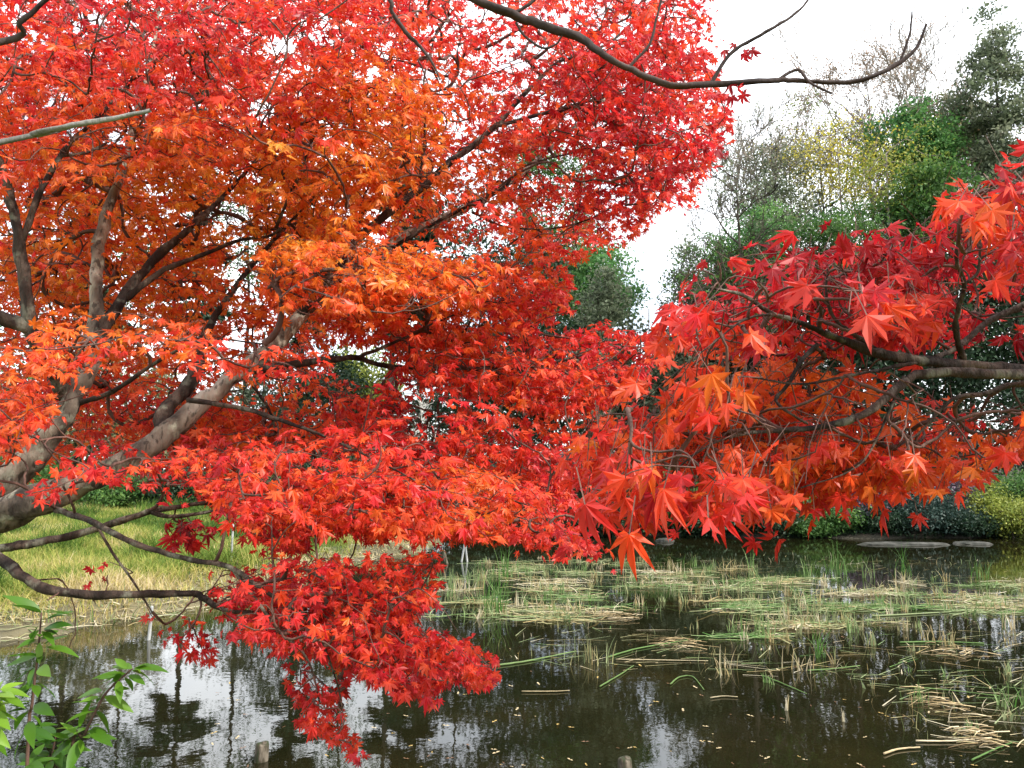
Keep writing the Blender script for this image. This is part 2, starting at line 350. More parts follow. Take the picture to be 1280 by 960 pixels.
def put_leaves(mb, P, fwd, nor, size, tint, variants, mi=0):
    if not len(P): return
    fwd = nrm(fwd); X = nrm(np.cross(fwd, nor)); Z = np.cross(X, fwd)
    which = rng.integers(0, len(variants), len(P))
    for k, (V, Q) in enumerate(variants):
        s = np.where(which == k)[0]
        if not len(s): continue
        W = P[s][:, None]+size[s][:, None, None]*(V[None, :, 0, None]*X[s][:, None]+V[None, :, 1, None]*fwd[s][:, None]+V[None, :, 2, None]*Z[s][:, None])
        q = Q[None]+(np.arange(len(s))*len(V))[:, None, None]
        mb.add(W, q, np.repeat(tint[s], len(Q)), mi, False, np.tile(leaf_edge(V), len(s)))
def sprays(targets, dirs, length, nodes, R, pet, face, droop):
    """leaf position, forward, normal and spray index for every leaf of every spray, and the twig lines"""
    P, Fw, N, I, tw = [], [], [], [], []
    for i, (b, d) in enumerate(zip(targets, dirs)):
        Ln = length*rng.uniform(.6, 1.3); k = max(2, int(round(nodes*Ln/length)))
        u = np.linspace(0, 1, k+1)[:, None]
        C = b+d*u*Ln; C[:, 2] -= (u[:, 0]**2)*Ln*rng.uniform(.1, .5); C[1:] += rng.normal(0, .008, (k, 3))
        tw.append(C)
        s = nrm(np.cross(d, [0, 0, 1.]))
        for sg in (-1, 1):
            p = C+pet*(sg*s*.8+d*.5+np.array([0, 0, -.35]))*rng.uniform(.6, 1.4, (k+1, 1))
            f = sg*s*.75+d*.7+rng.normal(0, .4, (k+1, 3)); f[:, 2] -= droop*rng.uniform(.3, 1.5, k+1)
            P.append(p); Fw.append(f); I.append(np.full(k+1, i))
            N.append(np.array(face)+rng.normal(0, .45, (k+1, 3)))
        P.append(C[-1:]+d*pet); f = d+rng.normal(0, .3, 3); f[2] -= droop; Fw.append(f[None]); I.append([i]); N.append((np.array(face)+rng.normal(0, .4, 3))[None])
    return np.vstack(P), np.vstack(Fw), np.vstack(N), np.concatenate(I), tw
def ptint(px, py, base, blobs):
    t = np.full(np.shape(px), base, float)
    for cx, cy, sx, sy, a in blobs: t += a*np.exp(-((px-cx)/sx)**2-((py-cy)/sy)**2)
    return t
def clusters(poly, K, per, dr, spread, flat, out):
    """spray bases in flattened tiers inside an outline, at depths dr"""
    pl = np.array(poly, float); lo = pl.min(0); hi = pl.max(0); T = []
    while len(T) < K:
        p = lo+(hi-lo)*rng.random(2)
        if not inpoly(p[0], p[1], poly): continue
        c0 = at(p[0], p[1], rng.uniform(*dr)); m = max(1, rng.poisson(per)); o = rng.normal(0, 1, (m, 3))*np.array([spread, spread, flat])
        o[:, 2] -= .25*(o[:, :2]@np.array(out[:2])) + .5*(o[:, 0]**2+o[:, 1]**2)
        T.append(c0+o)
    T = np.vstack(T); px, py, d = proj(T)
    k = inpoly(px, py, poly) & (d > dr[0]*.85)
    if k.sum() < K: k[::max(1, per)] = True
    return T[k]

def limb(parent, pts, name='limb', mat=None, res=5, sides=8, sk=None, rough=.0, clear=.7):
    """pts: (px, py, depth, thickness in photo pixels) -> one limb mesh"""
    P = np.array([at(a, b, d) for a, b, d, _ in pts]); R = np.array([t/2*d/F for _, _, d, t in pts])
    C, r = catmull(P, R, res)
    r = r*(1+rng.normal(0, rough, len(r)))
    C[1:-1] += rng.normal(0, 1, (len(C)-2, 3))*r[1:-1, None]*.10; m = MB(); m.tube(C, r, sides+4, lump=.06 if mat is None else .11); o = m.build(name, mat or M['bark'], parent)
    if sk is not None:
        sk.add(C, -1, r); sk.clear.append((C, r, clear))
    return o
def limb3(parent, P, R, name='limb', mat=None, res=5, sides=10, sk=None):
    C, r = catmull(np.array(P, float), np.array(R, float), res); C[1:-1] += rng.normal(0, 1, (len(C)-2, 3))*r[1:-1, None]*.10; m = MB(); m.tube(C, r, sides+4, lump=.06 if mat is None else .11); o = m.build(name, mat or M['bark'], parent)
    if sk is not None: sk.add(C, -1, r)
    return o

def foliage(root, sk, tiers, holes, blobs, variants, twig_r=.0011, petiole=False):
    allT = []; own = []
    for k, t in enumerate(tiers):
        T = clusters(t['poly'], t['K'], t['per'], t['d'], t.get('spread', .3), t.get('flat', .035), t['out'])
        allT.append(T); own.append(np.full(len(T), k))
    own = np.concatenate(own); T = np.vstack(allT)
    tw, cnt = sk.grow(T, sag=.05)
    dirs = np.zeros_like(T); wood = [MB() for _ in tiers]
    for (C, par, k), n in zip(tw, cnt):
        dirs[k] = nrm(C[-1]-C[-2])
        r0 = twig_r*(.8+n**.48); wood[own[k]].tube(C, np.linspace(r0, max(twig_r, r0*.6), len(C)), 5 if r0 > .003 else 4, cap=False)
    total = 0
    for k, t in enumerate(tiers):
        s = np.where(own == k)[0]
        o = np.array(t['out'], float); d = nrm(nrm(dirs[s]*.5+o*.6+rng.normal(0, .45, (len(s), 3)))*np.array([1, 1, .55]))
        P, Fw, N, I, lines = sprays(T[s], d, t.get('len', .2), t.get('nodes', 5), t['R'], t.get('pet', .022), t.get('face', (.1, -.5, .8)), t.get('droop', .5))
        px, py, dd = proj(P); j = rng.normal(0, t.get('fuzz', 7), (2, len(px)))
        keep = inpoly(px+j[0], py+j[1], t['poly']) & (dd > .35)
        for hx, hy, rx, ry, pr in holes:
            keep &= ~((((px-hx)/rx)**2+((py-hy)/ry)**2 < rng.uniform(.6, 1.2, len(px))) & (rng.random(len(px)) < pr))
        if not t.get('over'):
            bx, by, _ = proj(P+nrm(Fw)*t['R']*.5)
            for C, rr, pr in sk.clear:
                cx, cy, cz = proj(C)
                for a in range(0, len(C)-1, 2):
                    m_ = (np.hypot(bx-cx[a], by-cy[a]) < np.maximum(rr[a]/cz[a]*F*1.1+t['R']/cz[a]*F*t.get('clr', .6), 3)) & (dd < cz[a]+.05) & (rng.random(len(px)) < pr)
                    keep &= ~m_
        if 'keep' in t: keep &= rng.random(len(px)) < t['keep']
        tint = ptint(px, py, t['tint'], blobs)
        sp = rng.normal(0, .07, len(s))[I]
        q = P*2.3; tint = tint+sp+.07*np.sin(q[:, 0]*2.1+q[:, 2]*3.7)+rng.normal(0, t.get('sd', .09), len(px))
        tint = np.clip(tint, .02, .98)
        size = t['R']*rng.uniform(.5, 1.3, len(px))
        if not keep.any(): continue
        mb = MB(); put_leaves(mb, P[keep], Fw[keep], N[keep], size[keep], tint[keep], t.get('variants', variants)); total += keep.sum()
        lf = mb.build('foliage', M['maple'], root)
        if t.get('label'): lf['label'] = t['label']
        for ln, kk in zip(lines, s):
            x, y, _ = proj(ln[-1]); 
            if inpoly(x, y, t['poly']): wood[k].tube(ln, np.linspace(twig_r*1.1, twig_r*.6, len(ln)), 4, cap=False)
        if petiole:
            b = P[keep]; f = nrm(Fw[keep]); a = b-f*.03+rng.normal(0, .004, b.shape)+[0, 0, .012]; sx = nrm(np.cross(f, [0, 0, 1.]))*.0007
            V = np.stack([a-sx, a+sx, b+sx, b-sx], 1); wood[k].add(V, np.arange(len(b)*4).reshape(-1, 4), .5)
        if wood[k].n: wood[k].build('twig_sprays', M['twig'], lf)
    print('leaves', root.name, total, 'sprays', len(T))

# ------------------------------------------------------------------ the large maple on the left bank
def big_maple():
    base = (-2.5, 2.35, float(height(-2.5, 2.35)))
    r = thing('maple_tree', 'large japanese maple with orange and red leaves and thick pale limbs rising from left edge', 'tree', base)
    sk = Skeleton()
    limb3(r, [base-np.array([0, 0, .15]), (-2.48, 2.36, .7), (-2.40, 2.38, 1.05), (-2.22, 2.4, 1.35), (-2.05, 2.42, 1.58)], [.19, .15, .125, .11, .10], 'trunk', sk=sk, sides=14)
    LB = lambda *p, k=.86: limb(r, [(a, b, d, t*k) for a, b, d, t in p], sk=sk, mat=M['bark'] if max(q[3] for q in p) > 40 else M['bark_mid'], clear=.6 if max(q[3] for q in p) > 40 else .85)
    # limb rising to the right
    LB((-190, 735, 2.42, 62), (-80, 690, 2.42, 58), (0, 645, 2.42, 56), (90, 608, 2.45, 47), (160, 575, 2.5, 39), (215, 535, 2.6, 34), (270, 490, 2.7, 29), (315, 455, 2.8, 27), (350, 425, 2.9, 24), (385, 385, 3.05, 21), (440, 335, 3.25, 22), (505, 297, 3.5, 17), (565, 268, 3.65, 14), (625, 235, 3.8, 11), (690, 185, 4.0, 7), (760, 120, 4.2, 4), k=0.74)
    # second limb rising steeply
    LB((-140, 720, 2.45, 50), (-50, 650, 2.5, 46), (0, 608, 2.55, 42), (45, 565, 2.6, 36), (77, 523, 2.65, 31), (92, 490, 2.7, 29), (113, 447, 2.75, 25), (121, 378, 2.85, 19), (123, 320, 2.95, 17), (135, 260, 3.05, 15), (152, 215, 3.1, 12), (168, 150, 3.2, 8), (190, 70, 3.3, 5), (200, 0, 3.4, 4))
    LB((88, 500, 2.7, 22), (62, 455, 2.6, 21), (40, 415, 2.5, 21), (30, 350, 2.5, 17), (22, 290, 2.5, 15), (8, 225, 2.5, 12), (-15, 165, 2.5, 8), (-20, 100, 2.6, 5))
    LB((-130, 380, 2.4, 20), (-60, 385, 2.4, 20), (0, 397, 2.45, 19), (36, 411, 2.5, 20))
    LB((28, 300, 2.5, 9), (48, 245, 2.55, 9), (75, 195, 2.6, 7), (100, 168, 2.65, 6), (140, 128, 2.75, 5), (170, 90, 2.8, 4), (180, 40, 2.9, 3))
    LB((75, 195, 2.6, 5), (110, 190, 2.65, 4), (140, 175, 2.7, 3))
    LB((115, 440, 2.75, 20), (150, 378, 2.9, 16), (190, 328, 3.05, 13), (238, 284, 3.2, 10), (275, 250, 3.35, 7), (330, 190, 3.5, 4))
    LB((150, 378, 2.9, 10), (205, 338, 3.0, 8), (250, 320, 3.1, 6), (300, 300, 3.2, 5), (345, 291, 3.3, 4), (400, 240, 3.4, 3))
    LB((207, 540, 2.6, 24), (205, 515, 2.65, 22), (232, 485, 2.75, 20), (246, 462, 2.8, 18), (255, 420, 3.0, 12), (300, 350, 3.2, 8), (360, 280, 3.4, 5))
    LB((308, 464, 2.75, 12), (370, 455, 2.85, 11), (420, 449, 2.95, 9), (447, 447, 3.0, 8), (485, 458, 3.1, 7), (560, 460, 3.2, 6.5), (650, 461, 3.35, 5), (690, 453, 3.45, 4), (750, 438, 3.6, 3), (815, 425, 3.7, 2))
    LB((447, 447, 3.0, 6), (500, 425, 3.1, 4), (540, 405, 3.2, 3), (600, 380, 3.3, 2))
    LB((235, 500, 2.5, 8), (300, 510, 2.45, 7), (350, 525, 2.4, 6), (405, 545, 2.35, 4), (470, 575, 2.3, 3), (560, 620, 2.3, 2.5), (660, 650, 2.3, 2))
    LB((308, 470, 2.75, 5), (335, 510, 2.8, 4), (345, 540, 2.85, 3))
    LB((95, 505, 2.7, 8), (140, 490, 2.6, 7), (200, 450, 2.5, 5), (260, 425, 2.4, 3), (330, 430, 2.35, 2))
    # dark branch running up through the middle of the crown
    LB((375, 395, 3.0, 14), (420, 335, 3.15, 13), (458, 289, 3.2, 12), (523, 237, 3.3, 11), (564, 203, 3.35, 10), (619, 158, 3.45, 8), (660, 112, 3.5, 6), (695, 80, 3.55, 5), (716, 72, 3.6, 4), (764, 52, 3.7, 3.5), (800, 18, 3.8, 3))
    LB((619, 158, 3.45, 6), (660, 147, 3.5, 5.5), (705, 135, 3.55, 5), (750, 122, 3.6, 4), (803, 107, 3.7, 3), (860, 110, 3.8, 2))
    LB((523, 237, 3.3, 5), (531, 170, 3.3, 4), (530, 100, 3.3, 3), (545, 40, 3.4, 2))
    LB((490, 310, 3.3, 6), (560, 270, 3.35, 5), (626, 237, 3.4, 4), (655, 208, 3.5, 3), (720, 190, 3.6, 2))
    LB((590, 265, 3.5, 4), (640, 285, 3.5, 3), (720, 280, 3.6, 2.5), (800, 240, 3.7, 2))
    LB((345, 285, 3.1, 5), (375, 215, 3.1, 4), (400, 160, 3.15, 3), (440, 155, 3.2, 2))
    # low branches over the water
    LB((-110, 705, 2.2, 22), (-50, 695, 2.2, 21), (0, 686, 2.2, 19), (60, 675, 2.25, 17), (125, 660, 2.3, 15), (185, 640, 2.3, 13), (240, 631, 2.35, 9), (300, 622, 2.4, 7), (350, 605, 2.45, 5), (430, 600, 2.5, 3), k=0.58)
    LB((190, 640, 2.3, 10), (215, 646, 2.3, 8), (260, 640, 2.35, 6), (310, 628, 2.4, 4), k=0.65)
    LB((70, 637, 2.40, 11), (110, 650, 2.2, 11), (170, 680, 2.1, 10), (240, 700, 2.05, 9), (285, 708, 2.0, 9), (330, 738, 1.95, 7), (390, 780, 1.95, 5), (420, 850, 1.95, 3), (430, 900, 1.95, 2), k=0.7)
    LB((290, 710, 2.0, 6), (320, 750, 1.95, 5), (350, 790, 1.95, 4), (385, 825, 1.95, 3), (400, 880, 1.95, 2))
    LB((120, 655, 2.2, 4), (140, 690, 2.2, 4), (166, 726, 2.2, 3), (190, 765, 2.2, 2))
    LB((-120, 640, 2.3, 24), (-60, 660, 2.2, 24), (0, 697, 2.1, 23), (40, 728, 2.05, 22), (95, 742, 2.05, 20), (170, 744, 2.1, 17), (240, 742, 2.15, 15), (255, 748, 2.15, 14), (280, 762, 2.15, 10), (325, 766, 2.15, 8), (420, 770, 2.2, 5), (520, 800, 2.25, 3), k=0.56)
    right = (.8, .1, -.15); front = (.45, -.6, -.2)
    tiers = [
        dict(poly=[(-60, -40), (880, -40), (885, 60), (912, 130), (903, 180), (880, 220), (868, 255), (830, 255), (800, 290), (760, 312), (700, 320), (600, 300), (480, 300), (400, 340), (300, 330), (200, 350), (-60, 380)], K=570, per=5, d=(2.9, 4.9), R=.029, tint=.34, out=right, face=(.05, -.55, .6), droop=.35, len=.22),
        dict(poly=[(-60, -40), (620, -40), (560, 60), (430, 120), (300, 200), (-60, 240)], K=150, per=5, d=(2.3, 3.2), R=.027, tint=.34, out=front, face=(.1, -.6, .6), droop=.4),
        dict(poly=[(-60, 150), (300, 130), (460, 200), (470, 340), (420, 560), (200, 580), (100, 560), (-60, 600)], K=250, per=5, d=(3.1, 4.8), R=.030, tint=.50, out=right, face=(.05, -.6, .6), droop=.35),
        dict(poly=[(640, 60), (760, -20), (870, -20), (888, 60), (915, 130), (905, 165), (885, 215), (868, 255), (800, 270), (740, 210)], K=90, per=5, d=(2.7, 3.6), R=.030, tint=.27, out=(.9, -.2, -.2), droop=.5, label='crimson outer leaves at the end of the upper limbs'),
        dict(poly=[(300, 330), (330, 290), (420, 285), (520, 310), (620, 310), (640, 340), (590, 370), (480, 400), (370, 390), (330, 370)], K=95, per=5, d=(2.4, 2.9), R=.028, tint=.42, out=(.6, -.5, -.25), face=(.15, -.45, .85), droop=.5),
        dict(poly=[(420, 60), (560, 100), (560, 220), (500, 260), (380, 250), (300, 180), (330, 110)], K=70, per=5, d=(2.6, 3.1), R=.028, tint=.46, out=(.5, -.5, -.2), droop=.5),
        dict(poly=[(380, 360), (560, 340), (640, 310), (760, 300), (722, 340), (715, 385), (660, 410), (560, 430), (430, 430)], K=115, per=5, d=(3.0, 4.0), R=.030, tint=.36, out=(.8, -.2, -.3), droop=.5),
        dict(poly=[(30, 420), (60, 388), (130, 380), (230, 400), (330, 430), (440, 440), (420, 465), (345, 480), (250, 455), (160, 440), (90, 470), (40, 465)], K=42, per=5, d=(1.9, 2.3), R=.026, tint=.42, out=(.7, -.4, -.3), face=(.1, -.4, .9), droop=.55, over=True, label='salmon lit spray arching across the thick limbs'),
        dict(poly=[(-60, 410), (60, 440), (130, 480), (60, 540), (40, 620), (-60, 640)], K=52, per=5, d=(2.0, 2.5), R=.027, tint=.50, out=(.5, -.6, -.3), droop=.5),
        dict(poly=[(150, 490), (260, 480), (420, 500), (420, 560), (300, 560), (160, 540)], K=44, per=5, d=(2.9, 3.8), R=.033, tint=.45, out=right, droop=.5),
        dict(poly=[(490, 400), (560, 410), (640, 420), (740, 402), (820, 412), (835, 440), (810, 480), (760, 510), (700, 520), (600, 490), (500, 480), (470, 440)], K=115, per=5, d=(2.9, 3.9), R=.030, tint=.36, out=(.9, 0, -.2), droop=.5),
        dict(poly=[(400, 490), (480, 470), (560, 490), (700, 510), (780, 500), (760, 570), (740, 620), (620, 640), (500, 590), (400, 550)], K=95, per=5, d=(2.6, 3.7), R=.030, tint=.37, out=(.8, -.2, -.3), droop=.6),
        # the long low sheet
        dict(poly=[(20, 600), (60, 585), (130, 545), (200, 560), (330, 535), (440, 540), (560, 570), (640, 590), (720, 630), (758, 697), (700, 692), (640, 672), (560, 662), (470, 668), (420, 655), (380, 680), (345, 692), (310, 670), (270, 630), (200, 620), (120, 600), (40, 625)], K=175, per=5, d=(1.9, 2.7), R=.0255, tint=.36, out=(.7, -.4, -.3), face=(.1, -.45, .85), droop=.6, fuzz=6, over=True, label='long low sheet of pinkish red leaves over the water'),
        dict(poly=[(270, 610), (420, 590), (560, 600), (680, 640), (690, 680), (600, 672), (470, 672), (400, 670), (345, 695), (310, 665)], K=60, per=5, d=(2.4, 3.1), R=.028, tint=.34, out=(.7, -.1, -.3), droop=.6),
        dict(poly=[(205, 650), (245, 640), (280, 645), (250, 682), (215, 690)], K=12, per=5, spread=.1, d=(2.2, 2.5), R=.032, tint=.2, out=right, droop=.6),
        # hanging sprays at the bottom
        dict(poly=[(240, 722), (330, 700), (480, 690), (555, 678), (552, 740), (520, 765), (505, 785), (590, 805), (622, 828), (618, 862), (560, 848), (545, 870), (500, 872), (470, 850), (430, 830), (300, 800), (270, 765)], K=125, per=5, d=(1.85, 2.35), R=.0235, tint=.34, out=(.7, -.2, -.4), face=(.1, -.55, .75), droop=.7, fuzz=5, spread=.2, label='crimson leaves hanging low over the pond'),
        dict(poly=[(350, 830), (440, 830), (430, 890), (462, 945), (455, 965), (420, 930), (370, 900), (358, 870)], K=20, per=5, d=(1.85, 2.05), R=.024, tint=.26, out=(.2, 0, -.9), face=(.2, -.8, .5), droop=1.0, fuzz=4, spread=.1, label='thin trailing tip of red leaves nearly touching the water'),
        dict(poly=[(165, 745), (200, 740), (262, 790), (268, 820), (240, 828), (195, 800), (175, 780)], K=11, per=4, d=(2.1, 2.3), R=.027, tint=.22, out=(.6, -.2, -.7), droop=.9, fuzz=4, spread=.12),
        dict(poly=[(95, 712), (125, 695), (150, 738), (115, 745)], K=8, per=4, d=(2.15, 2.25), R=.027, tint=.22, out=(-.3, -.3, -.7), droop=.9, fuzz=4, spread=.1),
    ]
    holes = [(350, 55, 26, 16, .95), (405, 35, 40, 22, .7), (110, 25, 30, 14, .8), (325, 135, 22, 16, .9), (275, 268, 40, 20, .95), (300, 330, 26, 40, .85), (645, 65, 45, 22, .75), (690, 205, 38, 18, .95), (550, 100, 20, 20, .6),
             (445, 452, 26, 24, .97), (520, 385, 18, 24, .9), (120, 360, 14, 20, .8), (160, 170, 30, 14, .7), (90, 165, 20, 14, .7), (535, 520, 32, 36, .9), (750, 560, 28, 24, .7), (460, 90, 18, 12, .7), (560, 30, 18, 12, .6),
             (130, 620, 60, 16, .9), (215, 615, 40, 14, .85), (740, 350, 26, 34, .9), (590, 400, 40, 8, .8), (300, 500, 30, 14, .5), (760, 20, 26, 20, .6), (60, 120, 30, 20, .5), (250, 120, 20, 14, .5), (830, 160, 30, 14, .5)]
    blobs = [(190, 270, 330, 140, .36), (470, 190, 150, 130, .22), (590, 350, 120, 60, .14), (600, 590, 40, 50, .22), (620, 640, 60, 40, .2), (120, 430, 150, 60, .02), (330, 20, 260, 60, -.05), (400, 880, 60, 60, .08), (490, 610, 120, 40, .02)]
    foliage(r, sk, tiers, holes, blobs, LV7)
big_maple()

# ------------------------------------------------------------------ the maple whose branch comes in from the right
def right_maple():
    base = (2.35, 1.5, float(height(2.35, 1.5)))
    r = thing('maple_tree', 'maple with a knotty branch and large scarlet leaves reaching in from right edge', 'tree', base)
    sk = Skeleton()
    limb3(r, [base-np.array([0, 0, .15]), (2.33, 1.5, .9), (2.25, 1.48, 1.5), (2.2, 1.47, 1.95), (2.25, 1.5, 2.6), (2.3, 1.5, 3.2), (2.2, 1.45, 3.9)], [.13, .10, .085, .07, .055, .04, .02], 'trunk', sides=12, sk=sk)
    limb3(r, [(2.25, 1.5, 2.7), (1.9, 1.4, 3.0), (1.5, 1.4, 3.25), (1.0, 1.5, 3.4)], [.04, .03, .02, .01], sk=sk)
    LB = lambda *p: limb(r, [(a, b, d, t*.88) for a, b, d, t in p], sk=sk, mat=M['bark_mid'], rough=.07, res=6, clear=.93)
    LB((2060, 520, 1.5, 50), (1700, 480, 1.42, 30), (1450, 470, 1.38, 22), (1280, 463, 1.32, 19), (1210, 457, 1.3, 18), (1150, 450, 1.28, 15), (1100, 442, 1.25, 13), (1050, 425, 1.22, 10), (1005, 405, 1.2, 8), (965, 392, 1.18, 7), (930, 370, 1.15, 5), (890, 360, 1.12, 3))
    LB((1400, 470, 1.34, 16), (1280, 469, 1.27, 15), (1190, 466, 1.24, 14), (1145, 470, 1.22, 13), (1115, 490, 1.2, 12), (1080, 518, 1.18, 11), (1035, 532, 1.16, 9), (980, 538, 1.15, 7), (930, 542, 1.12, 5), (880, 560, 1.1, 3), (830, 600, 1.08, 2))
    LB((1205, 452, 1.3, 9), (1195, 415, 1.27, 8), (1198, 385, 1.25, 7), (1206, 355, 1.23, 6), (1195, 325, 1.2, 5), (1200, 290, 1.18, 3))
    LB((1430, 350, 1.45, 14), (1330, 362, 1.42, 11), (1280, 382, 1.4, 10), (1235, 402, 1.38, 9), (1200, 432, 1.34, 8), (1170, 447, 1.3, 7))
    LB((1206, 355, 1.23, 4), (1222, 340, 1.23, 4), (1225, 310, 1.22, 3))
    LB((1100, 440, 1.25, 7), (1070, 420, 1.25, 6), (1045, 400, 1.25, 5), (1033, 370, 1.24, 4), (1035, 330, 1.23, 3))
    LB((1020, 432, 1.2, 7), (1003, 450, 1.18, 6), (985, 480, 1.16, 5), (970, 500, 1.15, 5), (985, 515, 1.13, 4), (1010, 530, 1.13, 3))
    LB((1380, 490, 1.4, 10), (1280, 480, 1.4, 9), (1230, 492, 1.38, 7), (1190, 500, 1.35, 5), (1150, 540, 1.33, 3), (1120, 560, 1.3, 2))
    LB((1150, 452, 1.28, 6), (1110, 460, 1.24, 5), (1060, 470, 1.2, 4), (1000, 480, 1.15, 3), (930, 470, 1.1, 2))
    LB((965, 392, 1.18, 4), (930, 400, 1.1, 3), (890, 430, 1.05, 2), (840, 470, 1.0, 2), (780, 520, 1.0, 1.5))
    LB((1130, 470, 1.22, 5), (1090, 560, 1.2, 3), (1060, 590, 1.18, 2), (1000, 610, 1.15, 2))
    lf = (-.8, -.3, -.3)
    kw = dict(pet=.03, len=.16, nodes=4, spread=.12, flat=.03, fuzz=17, clr=1.0, face=(-.15, -.6, .6), droop=.8, sd=.09)
    tiers = [
        dict(poly=[(1330, 140), (1285, 185), (1240, 235), (1180, 255), (1100, 292), (1020, 300), (930, 330), (890, 318), (845, 355), (842, 400), (870, 430), (960, 430), (1100, 430), (1200, 440), (1330, 420)], K=60, per=4, d=(1.02, 1.5), R=.0285, tint=.23, out=lf, **kw),
        dict(poly=[(845, 360), (840, 420), (815, 450), (800, 490), (735, 530), (700, 580), (730, 615), (800, 645), (850, 612), (880, 640), (960, 640), (980, 560), (940, 480), (900, 400)], K=52, per=4, d=(.95, 1.3), R=.0285, tint=.42, out=(-.8, -.3, -.5), **kw),
        dict(poly=[(900, 380), (1000, 420), (1120, 460), (1200, 480), (1150, 560), (1080, 600), (1000, 610), (900, 600), (860, 520)], K=52, per=4, d=(1.1, 1.5), R=.0285, tint=.45, out=lf, **kw),
        dict(poly=[(930, 560), (1000, 540), (1100, 520), (1180, 490), (1330, 480), (1330, 560), (1270, 570), (1240, 585), (1180, 600), (1165, 590), (1120, 600), (1090, 622), (1040, 610), (1000, 630), (960, 660), (935, 610)], K=42, per=4, d=(1.2, 1.6), R=.0285, tint=.44, out=(-.5, -.3, -.7), **kw),
        dict(poly=[(1130, 570), (1185, 560), (1175, 640), (1150, 600)], K=3, per=2, d=(1.25, 1.4), R=.036, tint=.36, out=(-.3, -.3, -.9), **kw),
        dict(poly=[(1180, 230), (1240, 220), (1300, 150), (1340, 220), (1340, 300), (1280, 360), (1190, 340)], K=20, per=4, d=(1.0, 1.25), R=.026, tint=.34, out=(-.7, -.4, -.5), **kw),
    ]
    up = dict(kw); up.update(spread=.3, flat=.06, pet=.03)
    tiers.append(dict(poly=[(1400, -420), (2300, -420), (2300, -60), (1400, -60)], K=60, per=5, d=(.95, 1.35), R=.035, tint=.3, out=(-.4, -.3, -.3), **up))  # unseen upper crown, added and confined to where it shades the branch below
    tiers.append(dict(poly=[(1300, 250), (1500, 200), (1750, 300), (1800, 520), (1600, 620), (1400, 600), (1310, 560)], K=40, per=4, d=(1.2, 1.6), R=.03, tint=.38, out=lf, **kw))
    holes = [(1240, 445, 50, 16, .8), (1250, 515, 40, 34, .75), (1180, 520, 26, 22, .6), (800, 510, 40, 22, .75), (760, 560, 26, 16, .6), (870, 600, 20, 16, .6), (920, 450, 34, 18, .5), (950, 440, 26, 20, .5), (1100, 340, 14, 10, .5), (1170, 470, 30, 14, .5)]
    blobs = [(1240, 260, 60, 60, .1), (1000, 330, 120, 40, -.1), (900, 560, 90, 70, .08), (1000, 480, 100, 60, .06)]
    foliage(r, sk, tiers, holes, blobs, LVN, twig_r=.0009, petiole=True)
right_maple()

